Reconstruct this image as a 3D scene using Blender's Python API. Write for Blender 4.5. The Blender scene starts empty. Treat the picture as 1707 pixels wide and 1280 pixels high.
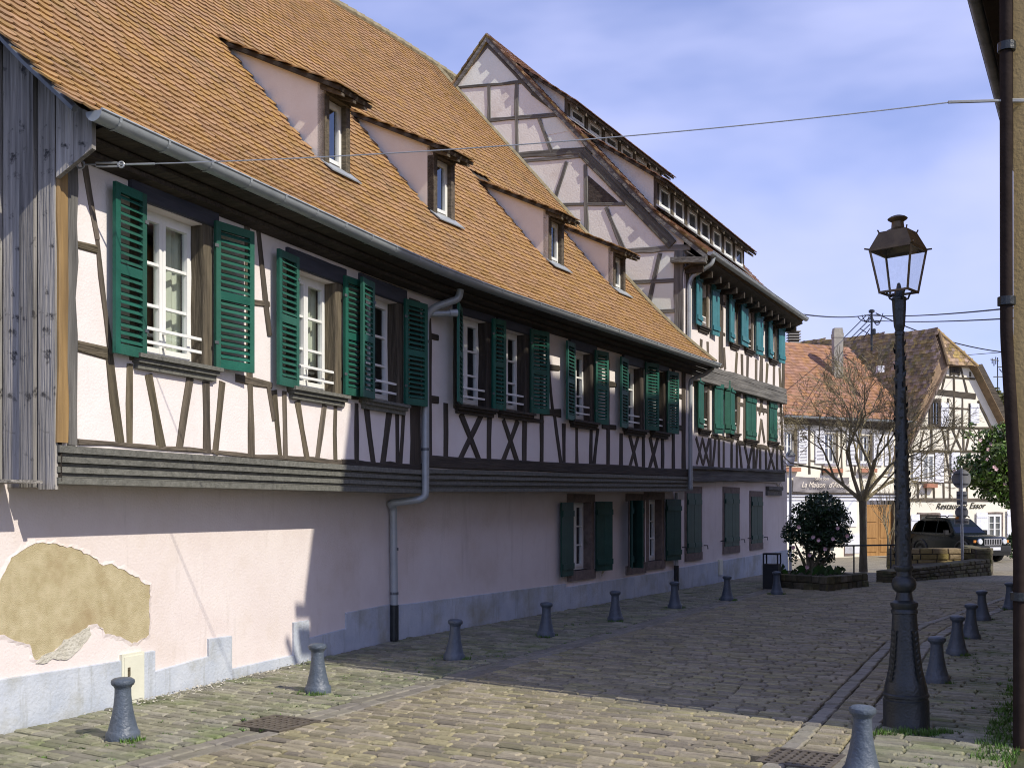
import bpy, math, random
import numpy as np
from mathutils import Vector, Matrix, noise as mnoise
R = random.Random(7)
sc = bpy.context.scene
col = sc.collection
# ---------------------------------------------------------------- camera
HC, FP = 1.75, 1800.0                      # eye height, focal length in photo pixels (1707 wide)
cd = bpy.data.cameras.new('camera'); cam = bpy.data.objects.new('camera', cd); col.objects.link(cam)
cam.location = (0, 0, HC); cam.rotation_euler = (math.radians(90), 0, 0)
cd.sensor_width = 36; cd.lens = FP / 1707 * 36; cd.shift_y = 0.1201; cd.clip_end = 2000; cd.clip_start = .05
sc.camera = cam
# ---------------------------------------------------------------- sky and sun
SUN = Vector((.44, -.33, .50)).normalized()
world = bpy.data.worlds.new('World'); sc.world = world; world.use_nodes = True
nt = world.node_tree; nt.nodes.clear()
def wn(t, **k):
    n = nt.nodes.new(t)
    for a, b in k.items(): setattr(n, a, b)
    return n
sky = wn('ShaderNodeTexSky', sky_type='NISHITA', sun_disc=False)
sky.sun_elevation = math.asin(SUN.z); sky.sun_rotation = math.atan2(SUN.x, SUN.y)
sky.altitude = 200; sky.air_density = 1.0; sky.dust_density = 0.6; sky.ozone_density = 3.0
tc = wn('ShaderNodeTexCoord'); mp = wn('ShaderNodeMapping'); mp.inputs['Scale'].default_value = (1.0, 1.0, 2.5); mp.inputs['Rotation'].default_value = (.12, .22, .3)
n1 = wn('ShaderNodeTexNoise'); n1.inputs['Scale'].default_value = 1.7; n1.inputs['Detail'].default_value = 5; n1.inputs['Roughness'].default_value = .5; n1.inputs['Distortion'].default_value = .15
rp = wn('ShaderNodeValToRGB'); rp.color_ramp.elements[0].position = .40; rp.color_ramp.elements[1].position = .66
rp.color_ramp.interpolation = 'EASE'
rp.color_ramp.elements[0].color = (.15, .15, .15, 1); rp.color_ramp.elements[1].color = (.74, .74, .74, 1)
tint = wn('ShaderNodeMix', data_type='RGBA', blend_type='MULTIPLY'); tint.inputs['Factor'].default_value = 1
tint.inputs['B'].default_value = (.90, .86, 1.14, 1)
mx = wn('ShaderNodeMix', data_type='RGBA'); mx.inputs['B'].default_value = (4.5, 4.75, 7.2, 1)
bg = wn('ShaderNodeBackground'); bg.inputs['Strength'].default_value = .15
wo = wn('ShaderNodeOutputWorld')
L = nt.links.new
L(tc.outputs['Generated'], mp.inputs['Vector']); L(mp.outputs[0], n1.inputs['Vector']); L(n1.outputs['Fac'], rp.inputs[0])
L(sky.outputs[0], tint.inputs['A']); L(tint.outputs['Result'], mx.inputs['A']); L(rp.outputs[0], mx.inputs['Factor'])
L(mx.outputs['Result'], bg.inputs[0]); L(bg.outputs[0], wo.inputs[0])
sd = bpy.data.lights.new('sun', 'SUN'); sun = bpy.data.objects.new('sun', sd); col.objects.link(sun)
sd.energy = 4.0; sd.angle = math.radians(.53); sd.color = (1, .94, .82)
sun.rotation_euler = SUN.to_track_quat('Z', 'Y').to_euler(); sun.location = (20, -12, 25)
vs = sc.view_settings; vs.view_transform = 'Standard'; vs.look = 'None'; vs.exposure = .18; sc.cycles.filter_width = 1.05; vs.gamma = 1; vs.use_curve_mapping = False
# ---------------------------------------------------------------- materials
MATS = {}
def mat(name, c1, c2=None, scale=6, rough=.85, bump=.0, bscale=None, stretch=(1, 1, 1), rnd=0.0, metal=0., spec=.3, detail=5, c3=None, c3s=.7, c3pos=(.55, .7), streak=None):
    m = bpy.data.materials.new(name); m.use_nodes = True; t = m.node_tree; N = t.nodes; LK = t.links.new
    b = N['Principled BSDF']; b.inputs['Roughness'].default_value = rough; b.inputs['Metallic'].default_value = metal
    b.inputs['Specular IOR Level'].default_value = spec
    c2 = c2 or c1
    tcn = N.new('ShaderNodeTexCoord'); mpn = N.new('ShaderNodeMapping'); mpn.inputs['Scale'].default_value = stretch
    LK(tcn.outputs['Object'], mpn.inputs['Vector'])
    ns = N.new('ShaderNodeTexNoise'); ns.inputs['Scale'].default_value = scale; ns.inputs['Detail'].default_value = detail; ns.inputs['Roughness'].default_value = .62
    LK(mpn.outputs[0], ns.inputs['Vector'])
    r = N.new('ShaderNodeValToRGB'); r.color_ramp.elements[0].position = .32; r.color_ramp.elements[1].position = .68
    r.color_ramp.elements[0].color = (*c1, 1); r.color_ramp.elements[1].color = (*c2, 1)
    LK(ns.outputs['Fac'], r.inputs[0]); out = r.outputs[0]
    if c3:
        n3 = N.new('ShaderNodeTexNoise'); n3.inputs['Scale'].default_value = c3s; n3.inputs['Detail'].default_value = 7; n3.inputs['Roughness'].default_value = .65
        LK(tcn.outputs['Object'], n3.inputs['Vector'])
        r3 = N.new('ShaderNodeValToRGB'); r3.color_ramp.elements[0].position = c3pos[0]; r3.color_ramp.elements[1].position = c3pos[1]
        LK(n3.outputs['Fac'], r3.inputs[0])
        m3 = N.new('ShaderNodeMix'); m3.data_type = 'RGBA'; m3.inputs['B'].default_value = (*c3, 1)
        LK(r3.outputs[0], m3.inputs['Factor']); LK(out, m3.inputs['A']); out = m3.outputs['Result']
    if streak:
        ms_ = N.new('ShaderNodeMapping'); ms_.inputs['Scale'].default_value = streak[1]; LK(tcn.outputs['Object'], ms_.inputs['Vector'])
        n4 = N.new('ShaderNodeTexNoise'); n4.inputs['Scale'].default_value = 1; n4.inputs['Detail'].default_value = 9; n4.inputs['Roughness'].default_value = .7; LK(ms_.outputs[0], n4.inputs['Vector'])
        r4 = N.new('ShaderNodeValToRGB'); r4.color_ramp.elements[0].position = streak[2][0]; r4.color_ramp.elements[1].position = streak[2][1]; r4.color_ramp.elements[1].color = (streak[3],) * 3 + (1,); LK(n4.outputs['Fac'], r4.inputs[0])
        m4 = N.new('ShaderNodeMix'); m4.data_type = 'RGBA'; m4.inputs['B'].default_value = (*streak[0], 1); LK(r4.outputs[0], m4.inputs['Factor']); LK(out, m4.inputs['A']); out = m4.outputs['Result']
    if rnd:
        at = N.new('ShaderNodeAttribute'); at.attribute_name = 'rnd'; oi = N.new('ShaderNodeObjectInfo')
        ad = N.new('ShaderNodeMath'); ad.operation = 'ADD'; LK(at.outputs['Fac'], ad.inputs[0]); LK(oi.outputs['Random'], ad.inputs[1])
        fr = N.new('ShaderNodeMath'); fr.operation = 'FRACT'; LK(ad.outputs[0], fr.inputs[0])
        hs = N.new('ShaderNodeHueSaturation')
        mr = N.new('ShaderNodeMapRange'); mr.inputs['To Min'].default_value = 1 - rnd; mr.inputs['To Max'].default_value = 1 + rnd; LK(fr.outputs[0], mr.inputs[0])
        f2 = N.new('ShaderNodeMath'); f2.operation = 'MULTIPLY'; f2.inputs[1].default_value = 7.31; LK(fr.outputs[0], f2.inputs[0])
        f3 = N.new('ShaderNodeMath'); f3.operation = 'FRACT'; LK(f2.outputs[0], f3.inputs[0])
        mh = N.new('ShaderNodeMapRange'); mh.inputs['To Min'].default_value = .5 - rnd * .045; mh.inputs['To Max'].default_value = .5 + rnd * .045; LK(f3.outputs[0], mh.inputs[0])
        ms = N.new('ShaderNodeMapRange'); ms.inputs['To Min'].default_value = 1 - rnd * .7; ms.inputs['To Max'].default_value = 1 + rnd * .5; LK(f3.outputs[0], ms.inputs[0])
        LK(mr.outputs[0], hs.inputs['Value']); LK(mh.outputs[0], hs.inputs['Hue']); LK(ms.outputs[0], hs.inputs['Saturation']); LK(out, hs.inputs['Color']); out = hs.outputs[0]
    LK(out, b.inputs['Base Color'])
    if bump:
        nb = N.new('ShaderNodeTexNoise'); nb.inputs['Scale'].default_value = bscale or scale * 4; nb.inputs['Detail'].default_value = 6
        LK(mpn.outputs[0], nb.inputs['Vector'])
        bn = N.new('ShaderNodeBump'); bn.inputs['Strength'].default_value = bump; bn.inputs['Distance'].default_value = .02
        LK(nb.outputs['Fac'], bn.inputs['Height']); LK(bn.outputs[0], b.inputs['Normal'])
    MATS[name] = m
    return m
M_PINK = mat('plaster_pink', (.70, .615, .58), (.765, .69, .655), 2.2, .93, .25, 45, c3=(.58, .48, .41), c3s=1.1, c3pos=(.52, .80), streak=((.42, .36, .31), (4, 4, .5), (.56, .80), .55))
M_PINKUP = mat('plaster_pale', (.76, .69, .655), (.815, .75, .715), 3, .92, .22, 50, c3=(.70, .61, .57), c3s=1.3, c3pos=(.55, .85), streak=((.5, .44, .40), (5, 5, .6), (.6, .85), .45))
M_CHEEK = mat('plaster_cream_pink', (.79, .71, .61), (.84, .77, .67), 3, .92, .2, 50)
M_GABLE = mat('plaster_gable', (.74, .71, .65), (.80, .77, .71), 2.5, .93, .3, 30, c3=(.6, .53, .47), c3s=.8)
M_MINT = mat('plaster_mint', (.74, .77, .70), (.80, .82, .75), 3, .93, .2, 40)
M_CREAM = mat('plaster_cream', (.80, .74, .60), (.84, .79, .66), 2, .9, .15, 40)
M_OCHRE = mat('plaster_ochre', (.42, .30, .13), (.48, .36, .17), 2, .9, .2, 40)
M_BARE = mat('bare_render', (.42, .35, .20), (.54, .465, .295), 9, .95, .55, 110, c3=(.34, .25, .13), c3s=2.2, c3pos=(.5, .8))
M_LIME = mat('lime_crumble', (.47, .44, .36), (.60, .57, .49), 14, .95, .9, 40)
M_PLINTH = mat('plinth_grey_blue', (.42, .46, .52), (.54, .57, .61), 3, .9, .4, 35, c3=(.33, .32, .25), c3s=1.4, c3pos=(.48, .72), streak=((.26, .26, .22), (7, 7, .9), (.54, .74), .7))
M_WOOD = mat('timber_brown', (.055, .045, .032), (.15, .122, .085), 7, .85, .9, 20, stretch=(.25, 3, 3), rnd=.28)
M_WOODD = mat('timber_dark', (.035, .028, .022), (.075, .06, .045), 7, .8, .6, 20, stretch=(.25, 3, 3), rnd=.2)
M_WOODG = mat('timber_grey', (.075, .072, .066), (.20, .19, .17), 5, .9, 1.0, 14, stretch=(.18, 3.5, 3.5), rnd=.3)
M_PLANK = mat('plank_weathered', (.10, .094, .084), (.36, .335, .295), 5, .9, 1.0, 14, stretch=(.16, 4, 4), rnd=.22, c3=(.045, .042, .04), c3s=7, c3pos=(.58, .66))
M_YELLOW = mat('timber_new', (.17, .11, .05), (.33, .21, .085), 5, .7, .4, 12, stretch=(.2, 4, 4))
M_MOULD = mat('moulding_grey', (.105, .105, .088), (.19, .186, .158), 4, .7, .4, 12, stretch=(.12, 5, 5), rnd=.12)
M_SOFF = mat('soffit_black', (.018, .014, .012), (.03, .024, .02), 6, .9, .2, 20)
M_LINTEL = mat('lintel_bluegrey', (.030, .034, .05), (.055, .058, .075), 6, .6, .3, 20, stretch=(.3, 3, 3))
M_GREEN = mat('shutter_green', (.013, .086, .058), (.021, .114, .078), 5, .55, .2, 40, rnd=.14, spec=.35)
M_DGREEN = mat('shutter_dark_green', (.012, .050, .038), (.02, .068, .05), 5, .55, .2, 40, rnd=.1)
M_TEAL = mat('shutter_teal', (.035, .155, .175), (.05, .19, .21), 5, .55, .15, 40, rnd=.1)
M_WHITE = mat('white_paint', (.76, .76, .72), (.82, .82, .78), 6, .45, .05, 30, spec=.4)
M_LILAC = mat('shutter_white', (.72, .73, .78), (.8, .8, .83), 6, .6, .05, 30)
M_CURT = mat('curtain_cloth', (.62, .62, .50), (.72, .72, .60), 12, .9, 0, stretch=(1, 1, .2))
M_ROOM = mat('room_dark', (.10, .10, .10), (.14, .14, .14), 2, .9)
M_TILE = mat('roof_tile', (.295, .168, .068), (.36, .212, .088), 9, .82, .25, 60, rnd=.13, c3=(.22, .15, .075), c3s=.8, c3pos=(.54, .80), streak=((.20, .16, .09), (2.5, 2.5, .6), (.58, .8), .42))
M_TILED = mat('roof_tile_brown', (.21, .14, .078), (.36, .245, .13), 5, .88, .4, 30, rnd=.42, c3=(.17, .15, .07), c3s=.7)
M_TILER = mat('roof_tile_red', (.25, .125, .072), (.34, .18, .102), 5, .85, .3, 30, rnd=.2, c3=(.24, .13, .06), c3s=.8)
M_TILEC = mat('roof_tile_weathered', (.20, .11, .068), (.30, .17, .10), 5, .87, .3, 30, rnd=.25)
M_RIDGE = mat('mossy_mortar', (.20, .17, .10), (.33, .28, .18), 9, .95, .6, 25)
M_ZINC = mat('zinc', (.33, .36, .38), (.42, .45, .46), 5, .45, .08, 20, metal=.25, spec=.5, rnd=.06)
M_ZINCD = mat('zinc_aged', (.10, .11, .12), (.17, .18, .19), 6, .5, .1, 20, metal=.4, spec=.4)
M_PIPEB = mat('pipe_brown', (.022, .015, .012), (.034, .024, .02), 8, .8, .2, 30, spec=.1)
M_IRON = mat('cast_iron_black', (.012, .016, .018), (.024, .028, .03), 9, .38, .25, 50, spec=.5)
M_BOLL = mat('bollard_paint', (.062, .08, .105), (.10, .122, .15), 7, .42, .45, 40, spec=.5, c3=(.15, .165, .18), c3s=9, c3pos=(.6, .75))
M_COPPER = mat('lantern_copper', (.085, .058, .034), (.15, .105, .055), 9, .45, .2, 40, metal=.6, spec=.5)
M_STONE = mat('sandstone', (.14, .11, .095), (.22, .17, .145), 10, .9, .5, 50, c3=(.09, .085, .06), c3s=3)
M_PAVE = mat('paver_stone', (.215, .185, .112), (.315, .272, .172), 16, .66, .6, 90, rnd=.30, spec=.5, c3=(.17, .165, .10), c3s=.6, c3pos=(.52, .78))
M_PAVEG = mat('paver_mossy', (.20, .19, .13), (.30, .285, .20), 16, .7, .6, 90, rnd=.28, spec=.4, c3=(.13, .155, .06), c3s=1.6, c3pos=(.48, .72))
M_BAND = mat('paver_band', (.17, .155, .12), (.25, .228, .175), 13, .6, .5, 70, rnd=.2, spec=.5)
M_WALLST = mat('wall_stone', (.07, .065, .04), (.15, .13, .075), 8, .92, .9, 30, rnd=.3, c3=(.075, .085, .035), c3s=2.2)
M_WALLLIT = mat('wall_stone_sunlit', (.22, .165, .07), (.33, .25, .12), 8, .92, .9, 30, rnd=.25)  # sunlit copy of the wall stone: sunlight put into a paler tan
M_SOIL = mat('soil', (.045, .035, .022), (.075, .06, .04), 12, .95, .9, 30)
M_LEAFD = mat('camellia_leaf', (.012, .034, .012), (.022, .06, .018), 3, .38, 0, rnd=.35, spec=.5)
M_LEAF = mat('magnolia_leaf', (.06, .125, .018), (.12, .19, .035), 3, .5, 0, rnd=.4, spec=.35)
M_HEDGE = mat('hedge_leaf', (.03, .07, .018), (.055, .10, .028), 3, .6, 0, rnd=.35)
M_GRASS = mat('grass_blade', (.06, .13, .02), (.11, .19, .035), 3, .7, 0, rnd=.35)
M_BARK = mat('bark', (.10, .085, .055), (.19, .165, .11), 12, .95, .8, 20, stretch=(1, 1, .3), c3=(.13, .15, .06), c3s=3)
M_TWIG = mat('twig', (.22, .185, .11), (.32, .27, .165), 8, .9)
M_PETAL = mat('petal', (.75, .42, .45), (.85, .65, .68), 8, .7, 0, rnd=.3)
M_CABLE = mat('cable_black', (.02, .022, .03), None, 5, .6)
M_STEEL = mat('steel_galv', (.42, .43, .44), (.52, .53, .53), 8, .4, .05, 30, metal=.7)
M_SIGNB = mat('sign_back', (.27, .275, .29), (.33, .335, .35), 4, .5, 0, metal=.3)
M_CAR = mat('car_paint', (.005, .008, .008), (.008, .011, .010), 4, .25, 0, spec=.12)
M_CARP = mat('car_plastic', (.02, .02, .02), None, 4, .6)
M_CHROME = mat('chrome', (.55, .56, .58), None, 4, .18, 0, metal=.9)
M_RUBBER = mat('rubber', (.018, .018, .018), None, 9, .85, .2, 40)
M_LAMPG = mat('headlight_glass', (.66, .68, .68), None, 4, .12, 0, spec=.7)
M_ORANGE = mat('orange_plastic', (.6, .22, .04), None, 4, .5)
M_BANNER = mat('banner_cloth', (.20, .185, .185), (.26, .24, .24), 3, .85, .2, 10)
M_LETTER = mat('letter_cream', (.78, .70, .58), None, 5, .8)
M_LETTERB = mat('letter_dark', (.05, .045, .025), None, 5, .8)
M_DOOR = mat('door_oak', (.30, .155, .05), (.42, .23, .08), 5, .6, .4, 14, stretch=(3, 3, .3))
M_FLOWERB = mat('terracotta', (.38, .17, .10), (.46, .22, .14), 6, .85, .2, 20)
M_BIN = mat('bin_black', (.016, .018, .022), (.024, .026, .03), 8, .5, .15, 40)
M_HATCH = mat('hatch_cream', (.64, .63, .51), (.70, .69, .56), 5, .6, .1, 30)
M_GRATE = mat('grate_iron', (.09, .075, .058), (.17, .145, .11), 12, .6, .5, 50, metal=.3)
def glass_mat(name, tintc, refl=.10, dirt=0.0):
    m = bpy.data.materials.new(name); m.use_nodes = True; t = m.node_tree; N = t.nodes; LK = t.links.new
    N.remove(N['Principled BSDF']); o = N['Material Output']
    tr = N.new('ShaderNodeBsdfTransparent'); tr.inputs[0].default_value = (*tintc, 1)
    gl = N.new('ShaderNodeBsdfGlossy'); gl.inputs['Roughness'].default_value = .03; gl.inputs[0].default_value = (.9, .92, .95, 1)
    fz = N.new('ShaderNodeFresnel'); fz.inputs['IOR'].default_value = 1.5
    ad = N.new('ShaderNodeMath'); ad.operation = 'ADD'; ad.inputs[1].default_value = refl; ad.use_clamp = True; LK(fz.outputs[0], ad.inputs[0])
    ge = N.new('ShaderNodeNewGeometry'); bk = N.new('ShaderNodeMath'); bk.operation = 'SUBTRACT'; bk.inputs[0].default_value = 1.0; LK(ge.outputs['Backfacing'], bk.inputs[1])
    am = N.new('ShaderNodeMath'); am.operation = 'MULTIPLY'; LK(ad.outputs[0], am.inputs[0]); LK(bk.outputs[0], am.inputs[1]); ad = am
    mxs = N.new('ShaderNodeMixShader'); LK(ad.outputs[0], mxs.inputs[0]); LK(tr.outputs[0], mxs.inputs[1]); LK(gl.outputs[0], mxs.inputs[2])
    last = mxs.outputs[0]
    if dirt:
        df = N.new('ShaderNodeBsdfTranslucent'); df.inputs[0].default_value = (.8, .82, .85, 1)
        ns = N.new('ShaderNodeTexNoise'); ns.inputs['Scale'].default_value = 9; mu = N.new('ShaderNodeMath'); mu.operation = 'MULTIPLY'; mu.inputs[1].default_value = dirt
        LK(ns.outputs['Fac'], mu.inputs[0]); m2 = N.new('ShaderNodeMixShader'); LK(mu.outputs[0], m2.inputs[0]); LK(last, m2.inputs[1]); LK(df.outputs[0], m2.inputs[2]); last = m2.outputs[0]
    LK(last, o.inputs[0]); MATS[name] = m
    return m
M_GLASS = glass_mat('window_glass', (.80, .85, .84), .15)
M_LGLASS = glass_mat('lantern_glass', (.95, .97, .98), .0, .16)
M_CGLASS = glass_mat('car_glass', (.03, .04, .04), .03)
# ground material: cobble pattern beyond the built stones
def ground_mat():
    m = bpy.data.materials.new('street_joint'); m.use_nodes = True; t = m.node_tree; N = t.nodes; LK = t.links.new; b = N['Principled BSDF']
    b.inputs['Roughness'].default_value = .75
    tcn = N.new('ShaderNodeTexCoord'); mpn = N.new('ShaderNodeMapping'); mpn.inputs['Rotation'].default_value = (0, 0, .53)
    LK(tcn.outputs['Object'], mpn.inputs['Vector'])
    br = N.new('ShaderNodeTexBrick'); br.inputs['Scale'].default_value = 1; br.inputs['Brick Width'].default_value = .30; br.inputs['Row Height'].default_value = .16
    br.inputs['Mortar Size'].default_value = .012; br.inputs['Color1'].default_value = (.20, .175, .12, 1); br.inputs['Color2'].default_value = (.31, .27, .19, 1); br.inputs['Mortar'].default_value = (.10, .088, .055, 1)
    LK(mpn.outputs[0], br.inputs['Vector'])
    ns = N.new('ShaderNodeTexNoise'); ns.inputs['Scale'].default_value = .8; ns.inputs['Detail'].default_value = 6; LK(tcn.outputs['Object'], ns.inputs['Vector'])
    near = N.new('ShaderNodeValToRGB'); near.color_ramp.elements[0].color = (.034, .031, .022, 1); near.color_ramp.elements[1].color = (.065, .08, .026, 1); near.color_ramp.elements[0].position = .42; near.color_ramp.elements[1].position = .6
    LK(ns.outputs['Fac'], near.inputs[0])
    sp = N.new('ShaderNodeSeparateXYZ'); LK(tcn.outputs['Object'], sp.inputs[0])
    mr = N.new('ShaderNodeMapRange'); mr.inputs['From Min'].default_value = 24.5; mr.inputs['From Max'].default_value = 26.0; LK(sp.outputs['Y'], mr.inputs[0])
    mxx = N.new('ShaderNodeMix'); mxx.data_type = 'RGBA'; LK(mr.outputs[0], mxx.inputs['Factor']); LK(near.outputs[0], mxx.inputs['A']); LK(br.outputs['Color'], mxx.inputs['B'])
    LK(mxx.outputs['Result'], b.inputs['Base Color'])
    n2 = N.new('ShaderNodeTexNoise'); n2.inputs['Scale'].default_value = 40; LK(tcn.outputs['Object'], n2.inputs['Vector'])
    bn = N.new('ShaderNodeBump'); bn.inputs['Strength'].default_value = .6; bn.inputs['Distance'].default_value = .02; LK(n2.outputs['Fac'], bn.inputs['Height']); LK(bn.outputs[0], b.inputs['Normal'])
    return m
M_GROUND = ground_mat()
# ---------------------------------------------------------------- helpers
WM = {}
def V(*a): return Vector(a)
def link(o, parent=None, M=None):
    col.objects.link(o)
    M = M or Matrix.Identity(4); WM[o.name] = M
    if parent is not None:
        o.parent = parent; o.matrix_parent_inverse = WM[parent.name].inverted()
    o.matrix_basis = M
    return o
def thing(name, label, cat, loc=(0, 0, 0), group=None, kind=None):
    o = bpy.data.objects.new(name, None); o.empty_display_size = .2
    link(o, None, Matrix.Translation(loc)); tag(o, label, cat, group, kind); return o
def tag(o, label, cat, group=None, kind=None):
    if label: o['label'] = label
    if cat: o['category'] = cat
    if group: o['group'] = group
    if kind: o['kind'] = kind
    return o
class MB:
    def __init__(s): s.v = []; s.f = []; s.r = []
    def add(s, vs, fs, rnd=None):
        k = len(s.v); s.v.extend([tuple(p) for p in vs])
        for f in fs: s.f.append(tuple(i + k for i in f))
        s.r.extend([R.random() if rnd is None else rnd] * len(fs)); return s
    def quad(s, a, b, c, d, rnd=None): return s.add((a, b, c, d), ((0, 1, 2, 3),), rnd)
    def hexa(s, p, rnd=None):               # 8 points: bottom 4 ccw, top 4 ccw
        return s.add(p, ((3, 2, 1, 0), (4, 5, 6, 7), (0, 1, 5, 4), (1, 2, 6, 5), (2, 3, 7, 6), (3, 0, 4, 7)), R.random() if rnd is None else rnd)
    def box(s, x0, x1, y0, y1, z0, z1, rnd=None):
        return s.hexa([(x0, y0, z0), (x1, y0, z0), (x1, y1, z0), (x0, y1, z0), (x0, y0, z1), (x1, y0, z1), (x1, y1, z1), (x0, y1, z1)], rnd)
    def tube(s, pts, rad, n=8, cap=True, rnd=None):
        pts = [Vector(p) for p in pts]; m = len(pts)
        if not hasattr(rad, '__len__'): rad = [rad] * m
        vs = []; fs = []
        up = None
        for i, p in enumerate(pts):
            d = (pts[min(i + 1, m - 1)] - pts[max(i - 1, 0)])
            d = d.normalized() if d.length > 1e-9 else V(0, 0, 1)
            if up is None: up = d.orthogonal().normalized()
            a = (up - d * up.dot(d)); a = a.normalized() if a.length > 1e-6 else d.orthogonal().normalized(); up = a
            b = d.cross(a)
            for k in range(n):
                t = 2 * math.pi * k / n; vs.append(p + (a * math.cos(t) + b * math.sin(t)) * rad[i])
        for i in range(m - 1):
            for k in range(n):
                k2 = (k + 1) % n; fs.append((i * n + k, i * n + k2, (i + 1) * n + k2, (i + 1) * n + k))
        if cap: fs.append(tuple(range(n))[::-1]); fs.append(tuple(range((m - 1) * n, m * n)))
        return s.add(vs, fs, R.random() if rnd is None else rnd)
    def lathe(s, prof, n=24, c=(0, 0), ph=0.0, rnd=None):
        vs = []; fs = []; m = len(prof)
        for r, z in prof:
            for k in range(n):
                t = 2 * math.pi * (k + ph) / n; vs.append((c[0] + r * math.cos(t), c[1] + r * math.sin(t), z))
        for i in range(m - 1):
            for k in range(n):
                k2 = (k + 1) % n; fs.append((i * n + k, i * n + k2, (i + 1) * n + k2, (i + 1) * n + k))
        fs.append(tuple(range(n))[::-1]); fs.append(tuple(range((m - 1) * n, m * n)))
        return s.add(vs, fs, R.random() if rnd is None else rnd)
    def build(s, name, m, parent=None, M=None, smooth=False, kind=None, base=None):
        me = bpy.data.meshes.new(name); me.from_pydata(s.v, [], s.f)
        a = me.attributes.new('rnd', 'FLOAT', 'FACE'); a.data.foreach_set('value', s.r)
        me.materials.append(m)
        if smooth:
            me.polygons.foreach_set('use_smooth', [True] * len(s.f))
            try: me.set_sharp_from_angle(angle=math.radians(40))
            except Exception: pass
        me.update()
        o = bpy.data.objects.new(name, me); link(o, parent, M)
        if kind: o['kind'] = kind
        return o
class Plane:                                # an upright wall plane: s along it, out away from it, z up
    def __init__(s, o, d, out=0):
        d = Vector((d[0], d[1])).normalized(); s.d = d; s.n = Vector((d.y, -d.x)); s.o = Vector((o[0], o[1])) + s.n * out
        s.M = Matrix(((d.x, s.n.x, 0, s.o.x), (d.y, s.n.y, 0, s.o.y), (0, 0, 1, 0), (0, 0, 0, 1)))
        # local frame: X=s, Y=out, Z=up is left handed; keep a right-handed one with Y inward
        s.L = Matrix(((d.x, -s.n.x, 0, s.o.x), (d.y, -s.n.y, 0, s.o.y), (0, 0, 1, 0), (0, 0, 0, 1)))
    def pt(s, t, z, out=0): 
        p = s.o + s.d * t + s.n * out; return V(p.x, p.y, z)
    def at(s, px, py):
        u = (px - 853.5) / FP; t = (u * s.o.y - s.o.x) / (s.d.x - u * s.d.y); k = s.o.y + s.d.y * t
        return t, HC - (py - 845) / FP * k
    def off(s, out): return Plane(s.o, s.d, out)
def spot(px, py, Y): return V((px - 853.5) / FP * Y, Y, HC - (py - 845) / FP * Y)
def gpt(px, py):
    Y = FP * HC / (py - 845); return V((px - 853.5) / FP * Y, Y, 0)
def beam(parent, pl, a, b, w, out=.018, deep=.05, m=None, name='timber', wob=.009, z=None, w2=None):
    a = Vector(a); b = Vector(b); dv = b - a; Ln = dv.length
    if Ln < 1e-4: return
    ex = pl.pt(b.x, b.y) - pl.pt(a.x, a.y); ex.normalize(); ez = V(pl.n.x, pl.n.y, 0); ey = ez.cross(ex)
    o = pl.pt(a.x, a.y)
    M = Matrix(((ex.x, ey.x, ez.x, o.x), (ex.y, ey.y, ez.y, o.y), (ex.z, ey.z, ez.z, o.z), (0, 0, 0, 1)))
    n = max(1, min(12, int(Ln / .28))); vs = []; fs = []
    w2 = w2 or w
    for i in range(n + 1):
        x = Ln * i / n; jw = R.uniform(-wob, wob); jy = R.uniform(-wob, wob); h = (w + (w2 - w) * i / n) / 2 + jw; jo = R.uniform(-.003, .003)
        c = min(.012, h * .3)
        vs += [(x, -h + jy, -deep), (x, -h + jy, out + jo - c), (x, -h + jy + c, out + jo), (x, h + jy - c, out + jo), (x, h + jy, out + jo - c), (x, h + jy, -deep)]
    for i in range(n):
        k = i * 6
        for q in range(5): fs.append((k + q, k + q + 1, k + 6 + q + 1, k + 6 + q)[::-1])
    fs.append((0, 1, 2, 3, 4, 5)[::-1]); k = n * 6; fs.append((k, k + 1, k + 2, k + 3, k + 4, k + 5))
    return MB().add(vs, fs).build(name, m or M_WOOD, parent, M)
def wall(parent, pl, s0, s1, z0, z1, holes, m, name='wall', depth=.16, top=None):
    ss = sorted({s0, s1} | {min(max(h[i], s0), s1) for h in holes for i in (0, 1)}); zz = sorted({z0, z1} | {min(max(h[i], z0), z1) for h in holes for i in (2, 3)})
    b = MB(); vid = {}
    def vtx(a, z):
        k = (round(a, 5), round(z, 5))
        if k not in vid: vid[k] = len(b.v); b.v.append(tuple(pl.pt(a, z)))
        return vid[k]
    for i in range(len(ss) - 1):
        for j in range(len(zz) - 1):
            ca = (ss[i] + ss[i + 1]) / 2; cz = (zz[j] + zz[j + 1]) / 2
            if any(h[0] < ca < h[1] and h[2] < cz < h[3] for h in holes): continue
            b.f.append((vtx(ss[i], zz[j]), vtx(ss[i + 1], zz[j]), vtx(ss[i + 1], zz[j + 1]), vtx(ss[i], zz[j + 1]))); b.r.append(.5)
    for h in holes:
        a, c, d, e = h
        for q in (((a, d), (a, e)), ((a, e), (c, e)), ((c, e), (c, d)), ((c, d), (a, d))):
            b.quad(pl.pt(*q[0]), pl.pt(*q[1]), pl.pt(*q[1], -depth), pl.pt(*q[0], -depth), .5)
    return b.build(name, m, parent)
def lbox(pl, b, s0, s1, z0, z1, o0, o1, rnd=None):      # box in plane coordinates
    b.hexa([pl.pt(s0, z0, o1), pl.pt(s1, z0, o1), pl.pt(s1, z0, o0), pl.pt(s0, z0, o0), pl.pt(s0, z1, o1), pl.pt(s1, z1, o1), pl.pt(s1, z1, o0), pl.pt(s0, z1, o0)], rnd)
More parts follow.
